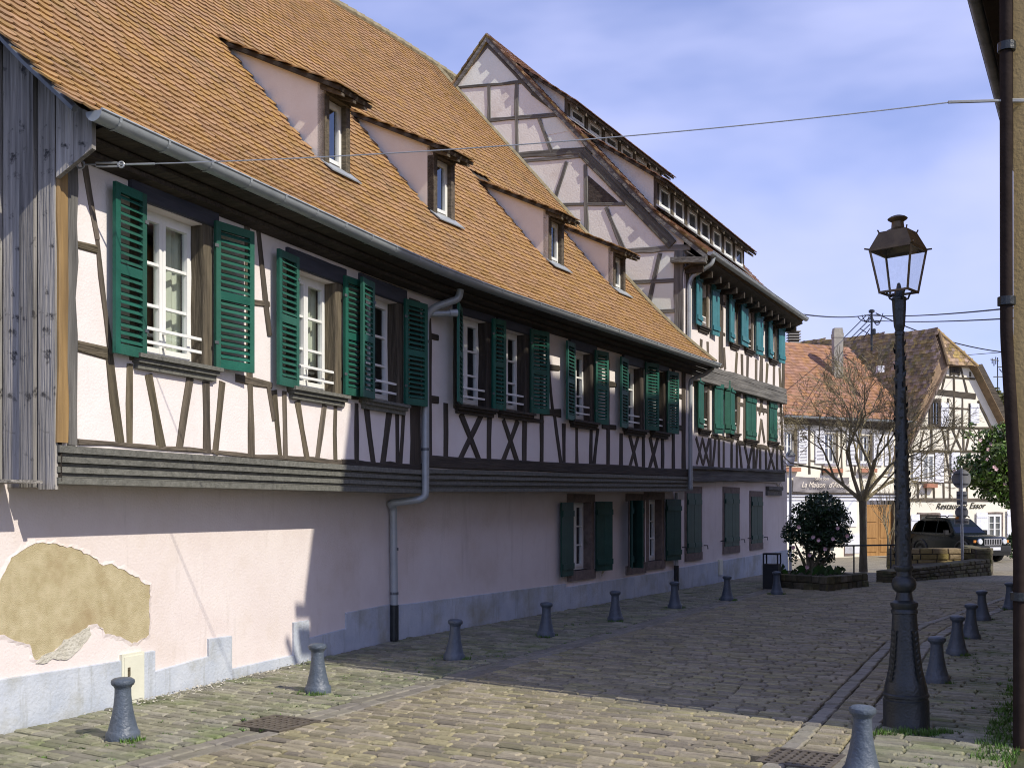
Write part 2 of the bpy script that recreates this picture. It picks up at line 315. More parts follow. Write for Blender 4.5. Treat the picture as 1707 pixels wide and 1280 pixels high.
def window(parent, pl, s0, s1, z0, z1, rec=.12, rows=3, leaves=2, rail=False, curtain=None, fw=.045, m=M_WHITE, single=False, room=True, rm=.3, rd=.9):
    b = MB(); o1 = -rec; o0 = -rec - .05
    lbox(pl, b, s0, s1, z0, z0 + fw, o0, o1); lbox(pl, b, s0, s1, z1 - fw, z1, o0, o1)
    lbox(pl, b, s0, s0 + fw, z0 + fw, z1 - fw, o0, o1); lbox(pl, b, s1 - fw, s1, z0 + fw, z1 - fw, o0, o1)
    step = (s1 - s0 - 2 * fw) / leaves; panes = []
    for k in range(leaves):
        a = s0 + fw + k * step; c = a + step; q = fw * .95
        for (x0, x1, y0, y1) in ((a, a + q, z0 + fw, z1 - fw), (c - q, c, z0 + fw, z1 - fw), (a + q, c - q, z0 + fw, z0 + fw + q * 1.3), (a + q, c - q, z1 - fw - q, z1 - fw)):
            lbox(pl, b, x0 + .001, x1 - .001, y0, y1, o0 + .008, o1 + .012)
        y0 = z0 + fw + q * 1.3; y1 = z1 - fw - q; h = (y1 - y0) / rows
        for r_ in range(1, rows): lbox(pl, b, a + q, c - q, y0 + r_ * h - .013, y0 + r_ * h + .013, o0 + .012, o1 + .004)
        for r_ in range(rows): panes.append((a + q, c - q, y0 + r_ * h + (.013 if r_ else 0), y0 + (r_ + 1) * h - (.013 if r_ < rows - 1 else 0)))
    w = b.build('window', m, parent)
    for p in panes:
        g = MB(); g.quad(pl.pt(p[0], p[2], o0 + .03), pl.pt(p[1], p[2], o0 + .03), pl.pt(p[1], p[3], o0 + .03), pl.pt(p[0], p[3], o0 + .03)); g.build('pane', M_GLASS, w)
    if room:
        g = MB(); d = -rec - rd; o = o0 - .002; s0_, s1_ = s0 - rm, s1 + rm; a0, a1 = z0 - rm * .6, z1 + rm * .3
        P = pl.pt
        g.quad(P(s0_, a0, d), P(s1_, a0, d), P(s1_, a1, d), P(s0_, a1, d)); g.quad(P(s0_, a0, o), P(s0_, a0, d), P(s0_, a1, d), P(s0_, a1, o)); g.quad(P(s1_, a0, o), P(s1_, a0, d), P(s1_, a1, d), P(s1_, a1, o))
        g.quad(P(s0_, a0, o), P(s1_, a0, o), P(s1_, a0, d), P(s0_, a0, d)); g.quad(P(s0_, a1, o), P(s1_, a1, o), P(s1_, a1, d), P(s0_, a1, d))
        g.build('room_lining', M_ROOM, w)
    if curtain:
        for (c0, c1, lo) in curtain:
            g = MB(); n = 14; pts = []
            for i in range(n + 1):
                t = i / n; pts.append((s0 + (s1 - s0) * (c0 + (c1 - c0) * t), -rec - .13 - .02 * math.sin(t * 19)))
            for i in range(n): g.quad(pl.pt(pts[i][0], z0 + lo, pts[i][1]), pl.pt(pts[i + 1][0], z0 + lo, pts[i + 1][1]), pl.pt(pts[i + 1][0], z1 - .03, pts[i + 1][1]), pl.pt(pts[i][0], z1 - .03, pts[i][1]), .5)
            g.build('curtain', M_CURT, w, smooth=True)
    if rail:
        g = MB(); ext = .06
        for zz in (z0 + .12, z0 + .24):
            lbox(pl, g, s0 - .02, s1 + .04, zz - .013, zz + .013, -.035, -.010)
            for ss in (s0 + .02, (s0 + s1) / 2, s1 + .015): lbox(pl, g, ss - .012, ss + .012, zz - .010, zz + .010, -rec + .012, -.036)
        for ss in (s1 + .03,): lbox(pl, g, ss - .012, ss + .022, z0 + .08, z0 + .285, -.008, .012)
        g.build('guard_rail', M_WHITE, w)
    return w
SLATS = [0]
def hinge_matrix(pl, s_h, z0, ang, sgn, out):
    # local X runs from the hinge outward along the leaf, local Y faces away from the wall, Z up
    ca, sa = math.cos(ang), math.sin(ang)
    ex2 = pl.d * (sgn * ca) + pl.n * sa; ey2 = pl.n * ca - pl.d * (sgn * sa)
    p = pl.pt(s_h, z0, out)
    return Matrix(((ex2.x, ey2.x, 0, p.x), (ex2.y, ey2.y, 0, p.y), (0, 0, 1, p.z), (0, 0, 0, 1)))
def louvre(parent, pl, s_h, w, z0, z1, ang=6, sgn=1, m=M_GREEN, out=.045, n=18, single=True):
    ang += R.uniform(-1.5, 2); q_ = R.uniform(-.008, .008); z0 += q_; z1 += q_
    M = hinge_matrix(pl, s_h, z0, math.radians(ang), sgn, out); h = z1 - z0; t = .034; st = .06
    b = MB(); b.box(0, st, 0, t, 0, h); b.box(w - st, w, 0, t, 0, h); b.box(st, w - st, .001, t - .001, 0, .085); b.box(st, w - st, .001, t - .001, h - .075, h)
    mid = h * .5; b.box(st, w - st, .001, t - .001, mid - .04, mid + .04)
    sh = b.build('shutter', m, parent, M)
    zs = []
    for (a, c) in ((.085, mid - .04), (mid + .04, h - .075)):
        k = n // 2; zs += [a + (c - a) * (i + .55) / k for i in range(k)]
    allb = MB()
    for zc in zs:
        g = MB() if SLATS[0] < 290 and single else allb
        dy, dz, th = .023, .019, .005
        g.hexa([(st - .002, t / 2 - dy, zc + dz - th), (w - st + .002, t / 2 - dy, zc + dz - th), (w - st + .002, t / 2 + dy, zc - dz - th), (st - .002, t / 2 + dy, zc - dz - th),
                (st - .002, t / 2 - dy, zc + dz + th), (w - st + .002, t / 2 - dy, zc + dz + th), (w - st + .002, t / 2 + dy, zc - dz + th), (st - .002, t / 2 + dy, zc - dz + th)], .5)
        if g is not allb: g.build('slat', m, sh, M); SLATS[0] += 1
    if allb.v: allb.build('slat', m, sh, M, kind='stuff')
    for q in (.16, .82): g = MB(); g.box(-.02, .03, t, t + .006, h * q, h * q + .03); g.build('hinge', M_ZINCD, sh, M)
    return sh
def plank_shutter(parent, pl, s_h, w, z0, z1, ang=6, sgn=1, m=M_TEAL, out=.04, np_=3):
    M = hinge_matrix(pl, s_h, z0, math.radians(ang), sgn, out); h = z1 - z0; b = MB(); k = w / np_
    for i in range(np_): b.box(i * k + .002, (i + 1) * k - .002, 0, .03, 0, h)
    sh = b.build('shutter', m, parent, M)
    for zc in (.13 * h, .85 * h):
        g = MB(); g.box(.01, w - .01, .0302, .055, zc - .05, zc + .05); g.build('batten', m, sh, M)
    return sh
def sill(parent, pl, s0, s1, z, m=M_WOODD, d=.11):
    b = MB(); lbox(pl, b, s0, s1, z - .035, z, -.1, d); lbox(pl, b, s0 + .02, s1 - .02, z - .075, z - .0355, -.1, d * .72); lbox(pl, b, s0 + .035, s1 - .035, z - .125, z - .0755, -.1, d * .45)
    return b.build('sill', m, parent)
def sheet(parent, name, m, pts, kind=None, thick=0.0):
    b = MB(); b.add(pts, (tuple(range(len(pts))),), .5)
    if thick:
        n = (Vector(pts[1]) - Vector(pts[0])).cross(Vector(pts[2]) - Vector(pts[0])).normalized() * -thick
        q = [Vector(p) + n for p in pts]; k = len(pts); b.add(q, (tuple(range(k))[::-1],), .5)
        for i in range(k): b.quad(pts[i], q[i], q[(i + 1) % k], pts[(i + 1) % k], .5)
    return b.build(name, m, parent, kind=kind)
def tile_shape(p, ex, up, nn, w, l, rounded=True, th=.012):
    # p: centre of the lower edge; the lower end is lifted so that each course steps over the next
    def q(x, y, h): return p + ex * x + up * y + nn * h
    h0 = .022; h1 = .003
    if rounded:
        o = [(-w / 2, l, h1), (-w / 2, .045, h0), (-w * .36, .016, h0), (-w * .16, .002, h0), (w * .16, .002, h0), (w * .36, .016, h0), (w / 2, .045, h0), (w / 2, l, h1)]
    else:
        o = [(-w / 2, l, h1), (-w / 2, 0, h0), (w / 2, 0, h0), (w / 2, l, h1)]
    k = len(o); top = [q(x, y, h + th) for x, y, h in o]; bot = [q(x, y, h - .004) for x, y, h in o]
    fs = [tuple(range(k))]
    for i in range(k - 1): fs.append((i, k + i, k + i + 1, i + 1))
    return top + bot, fs
def lay_tiles(parent, surf, s0, s1, t0, t1, tw, ex_, m, singles=0, skip=None, rounded=True, jitter=.004, name='roof_tile'):
    """surf(s,t) -> point, unit along, unit up the slope, unit normal"""
    allt = []; row = 0; t = t0
    while t < t1:
        n = int((s1 - s0) / tw); off = tw / 2 if row % 2 else 0
        for i in range(n + 1):
            s = s0 + off + i * tw
            if s > s1: continue
            if skip and skip(s, t): continue
            p, ex, up, nn = surf(s, t)
            wv = (surf(s + tw / 2, t)[0] - surf(s - tw / 2, t)[0]).length
            a = R.gauss(0, .07 if R.random() < .025 else .012); ex2 = (ex + up * a).normalized(); up2 = (up - ex * a).normalized()
            p2 = p + up * R.uniform(-jitter, jitter) + nn * R.uniform(0, .005)
            allt.append((tile_shape(p2, ex2, up2, nn, wv - .004, ex_ * 1.25, rounded), p2))
        row += 1; t += ex_
    allt.sort(key=lambda q: vis_key(q[1]))
    for (vs, fs), p in allt[:singles]: MB().add(vs, fs, R.random()).build(name, m, parent)
    b = MB()
    for (vs, fs), p in allt[singles:]: b.add(vs, fs, R.random())
    if b.v: b.build(name, m, parent, kind='stuff')
def vis_key(p):
    x = 853.5 + p.x / max(p.y, .1) * FP; y = 845 - (p.z - HC) / max(p.y, .1) * FP
    return p.y + (0 if (0 < x < 1707 and 0 < y < 1280) else 1000)
# ---------------------------------------------------------------- ground
def dip(y):
    t = min(max((y - 27) / 15, 0), 1); return -.5 * t * t * (3 - 2 * t)
g = MB(); xs = [-400, -60, -20, -12, -8, -4, 0, 4, 8, 12, 16, 20, 30, 60, 400]; ys = [-300, -30, -5, 0, 5, 10, 15, 20, 24.4, 25.6, 27] + [27 + i for i in range(1, 16)] + [50, 70, 120, 900]
for y in ys:
    for x in xs: g.v.append((x, y, dip(y) - (.022 if y < 25 else .003) - (.008 if y < 25 else 0)))
nx = len(xs)
for j in range(len(ys) - 1):
    for i in range(nx - 1): g.f.append((j * nx + i, j * nx + i + 1, (j + 1) * nx + i + 1, (j + 1) * nx + i)); g.r.append(.5)
street = g.build('street', M_GROUND); street['kind'] = 'structure'
# paving stones, laid in a frame along the street: tau along it, mu across it
TX, TY = .504, .8637
def fr(tau, mu): return V(TX * tau + TY * mu, TY * tau - TX * mu, 0)
def muL(tau): return -6.05 - .055 * (tau - 5.6)
def muR(tau): return -2.29 - .088 * (min(tau, 14.5) - 7.82) + .09 * max(tau - 17, 0)
def muW(tau):
    x = tau - 11.46
    return -8.545 - (.14 * x if x < 0 else 0) if x < 0 else -8.545
stones = []
def stone(tau, mu, dt, dm, hgt=0.0, sk=0.0, m=0):
    c = fr(tau + dt / 2, mu + dm / 2)
    px = 853.5 + c.x / max(c.y, .1) * FP
    if c.y < 6.5 or c.y > 25.3 or px < -60 or px > 1770: return
    if (c - V(-.1, 0, 0)).length < .01: return
    z = R.gauss(0, .0035) + hgt; tx, tm = R.gauss(0, .010), R.gauss(0, .010)
    j = lambda: R.uniform(-.007, .007)
    q = [(0, 0), (dt, 0), (dt, dm), (0, dm)]
    base = []; mid = []; top = []
    for a, b_ in q:
        a2 = a + j(); b2 = b_ + j()
        zz = z + (a - dt / 2) * tx + (b_ - dm / 2) * tm
        p = fr(tau + a2, mu + b2 + sk * a); base.append((p.x, p.y, -.03)); mid.append((p.x, p.y, zz - .012))
        ins = .011; a3 = a2 + (ins if a == 0 else -ins); b3 = b2 + (ins if b_ == 0 else -ins)
        p = fr(tau + a3, mu + b3 + sk * a); top.append((p.x, p.y, zz))
    fs = [(8, 9, 10, 11)[::-1]]
    for i in range(4):
        k = (i + 1) % 4; fs.append((i, k, 4 + k, 4 + i)[::-1]); fs.append((4 + i, 4 + k, 8 + k, 8 + i)[::-1])
    stones.append((c, base + mid + top, fs, m))
GR1 = gpt(462, 1204); GR2 = gpt(1336, 1263)
def near_grate(tau, mu):
    p = fr(tau, mu)
    for g_, a, b_ in ((GR1, .24, .24), (GR2, .25, .25)):
        d = p - g_; u = d.x * TX + d.y * TY; w = d.x * TY - d.y * TX
        if abs(u) < a + .01 and abs(w) < b_ + .03: return True
    return False
def rows(t0, t1, fa, fb, dt, lmin, lmax, m=0, skew=0):
    t = t0
    while t < t1:
        d = dt * R.uniform(.9, 1.12); a = fa(t) + R.uniform(-.1, 0); b_ = fb(t); mu = a
        while mu < b_ - .03:
            l = R.uniform(lmin, lmax)
            if mu < fa(t): l2 = l - (fa(t) - mu); mu = fa(t); l = max(l2, .05)
            if mu + l > b_ - .05: l = b_ - mu
            tt = t + .012 * math.sin(mu * 1.7 + t * .6) + skew * (mu - fa(t))
            if not near_grate(tt + d / 2, mu + l / 2): stone(tt, mu, d - .018, l - .013, m=m)
            mu += l
        t += d
rows(2.5, 31, lambda t: muL(t) + .30, lambda t: muR(t) - .0, .094, .15, .29)                       # carriageway
rows(2.5, 31, lambda t: muW(t) + .05, lambda t: muL(t) - .02, .105, .16, .31, 2)                        # walk along the houses
def lon(t0, t1, f, w, lmin, lmax, hgt=0):
    t = t0
    while t < t1:
        l = R.uniform(lmin, lmax)
        if not near_grate(t + l / 2, f(t) + w / 2): stone(t, f(t), l - .012, w - .012, hgt, m=1)
        t += l
lon(2.5, 31, lambda t: muL(t) - .005, .15, .2, .32); lon(2.5, 31, lambda t: muL(t) + .148, .15, .2, .32)
lon(2.5, 31, lambda t: muR(t) + .003, .14, .15, .26)
rows(2.5, 31, lambda t: muR(t) + .15, lambda t: muR(t) + .42, .085, .25, .28)
lon(2.5, 31, lambda t: muR(t) + .425, .15, .16, .30)
rows(2.5, 31, lambda t: muR(t) + .58, lambda t: max(-.80, muR(t) + .9) if t < 24 else muR(t) + 4.5, .098, .22, .42, 2)
# dark joints fall to a second pass: the 300 stones that show largest are objects, the rest one mesh
stones.sort(key=lambda q: vis_key(q[0] + V(0, 0, .001)) - 0.0)
def big(q):
    c = q[0]; px = 853.5 + c.x / c.y * FP; py = 845 + HC / c.y * FP
    return py < 1290 and -20 < px < 1727
vis = [q for q in stones if big(q)]; rest = [q for q in stones if not big(q)]
for c, vs, fs, m in vis[:300]: MB().add(vs, fs, R.random()).build('paving_stone', (M_PAVE, M_BAND, M_PAVEG)[m], street)
bs_ = [MB(), MB(), MB()]
for c, vs, fs, m in vis[300:] + rest: bs_[m].add(vs, fs, R.random())
for b_, m_ in zip(bs_, (M_PAVE, M_BAND, M_PAVEG)): b_.build('paving_stone', m_, street, kind='stuff')
# ---------------------------------------------------------------- long pink house
dA = (.38, .925); dB = (5.13, 8.79)
GA = Plane((-1.6, 14.2), dA); GB = Plane((-1.6, 14.2), dB); UA = Plane((-1.18, 14.1), dA); UB = Plane((-1.18, 14.1), dB)
house = thing('half_timbered_house', 'long pink half-timbered house with green louvred shutters, orange tiled roof and four dormers', 'house', (-3.5, 14, 0))
SA0 = -9.5; SB1 = 10.15
ZJ = 1.93                                    # underside of the overhanging storey
def zjet(pl, s): return 1.93 + (max(s, 0) / 10 * .15 if pl in (UB, GB) else 0)
# ground floor walls
GWin = []
def gwin(s0, s1, z0, z1): GWin.append((s0, s1, z0, z1)); return (s0, s1, z0, z1)
G1 = gwin(5.18, 6.06, .64, 1.83); G2 = gwin(7.62, 8.36, .62, 1.86); G3 = gwin(8.50, 9.36, .66, 1.90)
wall(house, GA, -6.2, 0, -.1, 2.3, [], M_PINK, 'ground_floor_wall'); wall(house, GA, SA0, -6.2, -.1, 1.93, [], M_PINK, 'ground_floor_wall')
b = MB(); lbox(GA, b, SA0, -6.235, 1.931, 1.955, -.3, .40); b.build('wall_plate', M_PLANK, house)  # projecting ledge added to cast shade on the wall below
wall(house, GB, 0, SB1, -.1, 2.4, GWin, M_PINK, 'ground_floor_wall')
for (s0, s1, z0, z1) in GWin:
    window(house, GB, s0 + .10, s1 - .10, z0, z1, rec=.14, leaves=1 if s1 - s0 < .8 else 2, rows=3, fw=.045)
    b = MB(); lbox(GB, b, s0 - .02, s0 + .10, z0, z1, -.16, .012); lbox(GB, b, s1 - .10, s1 + .04, z0, z1, -.16, .012)
    lbox(GB, b, s0 - .14, s1 + .06, z1, z1 + .15, -.16, .014); lbox(GB, b, s0 - .14, s1 + .06, z0 - .17, z0, -.16, .03)
    b.build('stone_surround', M_STONE, house)
plank_shutter(house, GB, 5.16, .50, .575, 1.83, 4, -1, M_DGREEN, np_=2); plank_shutter(house, GB, 6.08, .46, .60, 1.85, 14, 1, M_DGREEN, np_=2)
plank_shutter(house, GB, 7.60, .38, .595, 1.875, 62, -1, M_DGREEN, np_=2); plank_shutter(house, GB, 7.58, .42, .60, 1.875, 24, -1, M_DGREEN, out=.08, np_=2)
plank_shutter(house, GB, 9.40, .62, .64, 1.915, 7, 1, M_DGREEN, np_=2)
# plinth, stepped along its top edge
def plinth(pl, pts, name, out=.022):
    b = MB()
    for (s0, z0), (s1, z1) in zip(pts[:-1], pts[1:]):
        if s1 - s0 < .005: continue
        b.hexa([pl.pt(s0, -.08, out), pl.pt(s1, -.08, out), pl.pt(s1, -.08, -.02), pl.pt(s0, -.08, -.02), pl.pt(s0, z0 - .012, out), pl.pt(s1, z1 - .012, out), pl.pt(s1, z1, -.02), pl.pt(s0, z0, -.02)], .5)
    return b.build(name, M_PLINTH, house)
A = GA.at
def seq(pl, *px): return [pl.at(*p) for p in px]
pa = seq(GA, (-260, 1190), (0, 1130), (195, 1100)) 
pa = pa + [A(236, 1086)] + [(A(256, 1116)[0] - .001, A(236, 1086)[1]), (A(256, 1116)[0], A(256, 1117)[1]), A(345, 1092), (A(345, 1092)[0] + .001, A(345, 1063)[1]), A(384, 1058), (A(384, 1058)[0] + .001, A(384, 1113)[1]), A(487, 1090), (A(487, 1090)[0] + .001, A(487, 1036)[1]), A(513, 1032), (A(513, 1032)[0] + .001, A(514, 1062)[1]), A(575, 1046), (A(575, 1046)[0] + .001, A(576, 1020)[1]), (0, .485)]
plinth(GA, pa, 'plinth')
plinth(GB, [(0, .46), (4.98, .445), (4.981, .385), (SB1, .43)], 'plinth')
# fallen render patches, thin raised rim of plaster behind
def patch(pl, pxs, m, name, out=.004, rim=True):
    pts = [pl.at(*p) for p in pxs]; n = []
    for i, p in enumerate(pts):                           # rough edge
        q = pts[(i + 1) % len(pts)]; k = max(1, int(math.hypot(q[0] - p[0], q[1] - p[1]) / .035))
        for t in range(k):
            u = t / k; n.append((p[0] + (q[0] - p[0]) * u + R.uniform(-.008, .008), p[1] + (q[1] - p[1]) * u + R.uniform(-.008, .008)))
    b = MB(); top = [pl.pt(s, z, out) for s, z in n]; c = len(top)
    b.add(top, (tuple(range(c)),), .5); bot = [pl.pt(s, z, -.01) for s, z in n]
    b.add(top + bot, [(i, (i + 1) % c, c + (i + 1) % c, c + i) for i in range(c)], .5)
    o_ = b.build(name, m, house)
    if rim:                                               # broken plaster edge round the hole
        cs = sum(p[0] for p in n) / c; cz = sum(p[1] for p in n) / c; r = MB(); O = []
        for i in range(c):
            p, q = n[i - 1], n[(i + 1) % c]; tx, tz = q[0] - p[0], q[1] - p[1]; l_ = math.hypot(tx, tz) or 1; nx_, nz_ = tz / l_, -tx / l_
            if nx_ * (n[i][0] - cs) + nz_ * (n[i][1] - cz) < 0: nx_, nz_ = -nx_, -nz_
            k = R.uniform(.015, .06); O.append((n[i][0] + nx_ * k, n[i][1] + nz_ * k))
        inn = [pl.pt(s, z, -.004) for s, z in n]; mid = [pl.pt(s + R.uniform(-.004, .004), z + R.uniform(-.004, .004), .007 + R.uniform(0, .004)) for s, z in n]; outp = [pl.pt(s, z, -.002) for s, z in O]
        r.add(inn + mid + outp, [(i, (i + 1) % c, c + (i + 1) % c, c + i) for i in range(c)] + [(c + i, c + (i + 1) % c, 2 * c + (i + 1) % c, 2 * c + i) for i in range(c)], .5); r.build('plaster_edge', M_PINK, o_)
    return o_
patch(GA, [(-10, 990), (0, 965), (18, 930), (38, 916), (52, 907), (70, 904), (98, 908), (128, 915), (160, 932), (170, 943), (183, 939), (205, 950), (230, 962), (240, 974), (249, 975), (248, 1058), (232, 1068), (218, 1071), (205, 1062), (175, 1055), (160, 1040), (147, 1041), (133, 1060), (95, 1080), (80, 1092), (57, 1100), (48, 1073), (30, 1070), (10, 1060), (-10, 1058)], M_BARE, 'bare_render_patch')
patch(GA, [(147, 1042), (152, 1058), (135, 1078), (112, 1098), (95, 1100), (88, 1096), (72, 1106), (60, 1104), (70, 1092), (92, 1084), (105, 1066), (128, 1056)], M_LIME, 'lime_patch', .010, False)
patch(GB, [(1005, 893), (1012, 893), (1020, 905), (1021, 925), (1017, 945), (1007, 952), (1000, 963), (1006, 940)], M_BARE, 'bare_render_patch')
b = MB(); s0, z0 = A(199, 1096); s1, z1 = A(236, 1088); lbox(GA, b, s0, s1, -.02, z1 + .02, 0, .032); hatch = b.build('meter_cabinet', M_HATCH, house)
b = MB(); lbox(GA, b, s0 + .02, s1 - .02, .02, z1 - .005, .0325, .040); d_ = b.build('cabinet_door', M_HATCH, hatch)
b = MB(); lbox(GA, b, s0 + .06, s0 + .085, z1 - .18, z1 - .10, .0405, .05); b.build('latch', M_WOOD, hatch)
# overhanging storey: moulded boards, floor underneath
def jetty(pl, s0, s1, z0):
    hs = [(.000, .050, .030), (.053, .085, -.005), (.088, .135, .022), (.138, .165, -.010), (.168, .215, .026), (.218, .240, .002), (.243, .300, .040)]
    for a, c, o in hs:
        b = MB(); lbox(pl, b, s0, s1, z0(s0) + a, z0(s0) + c, -.3, o)
        for k in (0, 1, 4, 5): pass
        vs = b.v
        z1_ = z0(s1) - z0(s0)
        for i in (1, 2, 5, 6): vs[i] = (vs[i][0], vs[i][1], vs[i][2] + z1_)
        b.build('moulding_board', M_MOULD, house)
for a, c in ((-6.20, -3.3), (-3.297, 0.0)): jetty(UA, a, c, lambda s: ZJ)
for a, c in ((0.03, 5.1), (5.103, SB1 - .35)): jetty(UB, a, c, lambda s: 1.95 + .0135 * s)
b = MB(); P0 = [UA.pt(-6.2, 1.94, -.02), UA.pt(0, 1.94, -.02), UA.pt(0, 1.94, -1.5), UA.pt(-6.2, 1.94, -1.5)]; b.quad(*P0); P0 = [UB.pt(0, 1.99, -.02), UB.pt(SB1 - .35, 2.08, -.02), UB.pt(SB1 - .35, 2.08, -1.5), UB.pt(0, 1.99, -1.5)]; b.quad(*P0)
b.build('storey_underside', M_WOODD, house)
# upper walls
ZT = 5.0
UWA = [(-5.28, -4.42, 3.04, 4.36), (-2.97, -2.12, 3.0, 4.26), (-1.49, -.66, 3.02, 4.29)]
UWB = [(.86, 1.62, 3.15, 4.39), (2.0, 2.74, 3.17, 4.37), (4.30, 5.0, 3.18, 4.35), (6.42, 7.12, 3.18, 4.345), (7.66, 8.26, 3.2, 4.40)]
wall(house, UA, -6.2, 0, 2.22, ZT, UWA, M_PINKUP, 'upper_wall'); wall(house, UB, 0, SB1 - .35, 2.25, ZT, UWB, M_PINKUP, 'upper_wall')
curt = [[(0, .42, .05), (.55, 1, .05)], [(.6, 1, .3)], None]
for i, (pl, ws) in enumerate(((UA, UWA), (UB, UWB))):
    for j, (s0, s1, z0, z1) in enumerate(ws):
        jb = .10
        c = curt[j] if i == 0 else ([(0, .5, 0)] if j == 1 else None)
        window(house, pl, s0 + (.02 if j != 9 else 0), s1, z0 + .02, z1, rec=.13, rows=3, leaves=2, rail=True, curtain=c)
        m_ = M_WOOD if i == 0 else M_WOODD
        beam(house, pl, (s1 + .052, z0 - .05), (s1 + .052, z1 + .12), .14, .02, .14, m_, 'jamb'); beam(house, pl, (s0 - .048, z0 - .05), (s0 - .048, z1 + .12), .13, .02, .14, m_, 'jamb')
        beam(house, pl, (s0 - .13, z1 + .10), (s1 + .17, z1 + .10), .185, .045, .14, M_LINTEL, 'lintel', .002)
        sill(house, pl, s0 - .10, s1 + .16, z0 + .01, M_WOODD if i else M_MOULD)
def lv(pl, sh, w, z0, z1, ang, sgn, **k): return louvre(house, pl, sh, w, z0, z1, ang, sgn, **k)
lv(UA, -5.27, .41, 3.015, 4.415, 5, -1); lv(UA, -4.33, .50, 3.045, 4.415, 7, 1)
lv(UA, -2.96, .43, 2.99, 4.365, 5, -1); lv(UA, -2.03, .42, 3.02, 4.365, 2, 1)
lv(UA, -1.47, .36, 3.02, 4.385, 7, -1, out=.105); lv(UA, -.585, .47, 3.04, 4.36, 8, 1)
lv(UB, .86, .50, 3.15, 4.47, 26, -1); lv(UB, 1.68, .30, 3.165, 4.47, 8, 1)
lv(UB, 2.80, .45, 3.185, 4.465, 10, 1)
lv(UB, 4.28, .42, 3.17, 4.435, 8, -1); lv(UB, 5.06, .38, 3.18, 4.435, 8, 1)
lv(UB, 6.40, .43, 3.17, 4.425, 8, -1); lv(UB, 7.22, .42, 3.2, 4.47, 14, 1); lv(UB, 8.30, .42, 3.21, 4.435, 8, 1)
# timber frame, drawn on the two wall planes
def tb(pl, x1, y1, x2, y2, wpx, m=M_WOOD, out=.012, name='timber'):
    a = pl.at(x1, y1); c = pl.at(x2, y2); mx_, my_ = (x1 + x2) / 2, (y1 + y2) / 2
    vert = abs(y2 - y1) > abs(x2 - x1)
    if vert: w = abs(pl.at(mx_ + wpx / 2, my_)[0] - pl.at(mx_ - wpx / 2, my_)[0]) * abs(math.cos(math.atan2(c[0] - a[0], c[1] - a[1])))
    else: w = abs(pl.at(mx_, my_ - wpx / 2)[1] - pl.at(mx_, my_ + wpx / 2)[1])
    return beam(house_cur[0], pl, a, c, w, out + .006, .05, m, name)
house_cur = [house]
for t in [(138, 255, 160, 400, 7), (160, 395, 183, 590, 8), (182, 590, 199, 738, 14), (215, 606, 216, 742, 11), (246, 624, 268, 745, 14), (317, 630, 297, 750, 12), (343, 636, 345, 755, 11), (371, 637, 357, 757, 10),
          (411, 370, 419, 762, 9), (430, 380, 448, 560, 7), (127, 409, 162, 418, 15), (127, 577, 180, 588, 22), (403, 502, 448, 508, 11), (392, 630, 452, 643, 13), (128, 736, 575, 771, 8),
          (456, 650, 466, 764, 7), (474, 652, 475, 765, 6), (495, 668, 511, 766, 8), (540, 675, 528, 767, 7), (558, 676, 558, 768, 6), (446, 640, 456, 700, 5)]:
    tb(UA, *t)
for t in [(593.5, 672, 594, 772, 6), (610, 676, 621, 772, 8), (648, 685, 637, 773, 8), (661, 688, 662, 774, 5), (672, 685, 667, 774, 5), (573, 660, 596, 664, 8)]: tb(UA, *t, M_WOODD)
tb(UA, 691, 500, 692, 776, 17, M_WOODD); tb(UA, 116, 250, 117, 742, 17, M_WOODG, .03, 'corner_post'); tb(UA, 99, 232, 101, 738, 17, M_YELLOW, .035, 'corner_board')
beam(house, UA, (-2.0, 2.255), (0, 2.27), .07, .02, .1, M_WOODD); beam(house, UB, (.02, 2.345), (SB1 - .38, 2.46), .16, .03, .1, M_WOODD, 'sill_beam')
for t in [(712, 530, 713, 770, 13), (713, 560, 730, 563, 12), (713, 664, 730, 667, 12), (743, 672, 743, 768, 7), (767, 690, 800, 772, 8), (803, 690, 764, 772, 8), (815, 694, 815, 772, 7), (838, 700, 863, 774, 7), (863, 702, 836, 774, 7),
          (874, 700, 874, 775, 7), (902.5, 552, 902.5, 776, 5.5), (909, 555, 921, 690, 4), (924, 692, 935, 778, 5), (939.5, 706, 939.5, 778, 5), (961, 712, 961, 780, 4.5), (985, 712, 984, 781, 4.5), (996, 714, 989, 782, 4.5),
          (1013, 600, 1013, 783, 4.5), (1035, 722, 1035, 784, 5), (1049, 725, 1063, 784, 4.5), (1064, 725, 1048, 784, 4.5), (1072, 725, 1072, 785, 4), (1083, 728, 1095, 785, 4.5), (1097, 728, 1081, 785, 4.5), (1104, 730, 1104, 786, 4.5),
          (1122, 610, 1122, 787, 4.5), (1139, 610, 1139, 788, 6), (903, 612, 932, 614, 11), (903, 686, 934, 689, 13), (1003, 638, 1026, 641, 10), (1003, 710, 1026, 712, 9), (1122, 660, 1140, 662, 9), (1121, 712, 1140, 713, 9), (880, 700, 905, 702, 8)]:
    tb(UB, *t, M_WOODD)
for s0, s1 in ((-6.15, -5.5), (-4.2, -3.1), (-1.95, -1.6)): pass
beam(house, UA, (-6.0, 4.72), (0, 4.74), .20, .05, .1, M_WOODD, 'wall_plate'); beam(house, UB, (.02, 4.74), (SB1 - .4, 4.76), .20, .05, .1, M_WOODD, 'wall_plate')
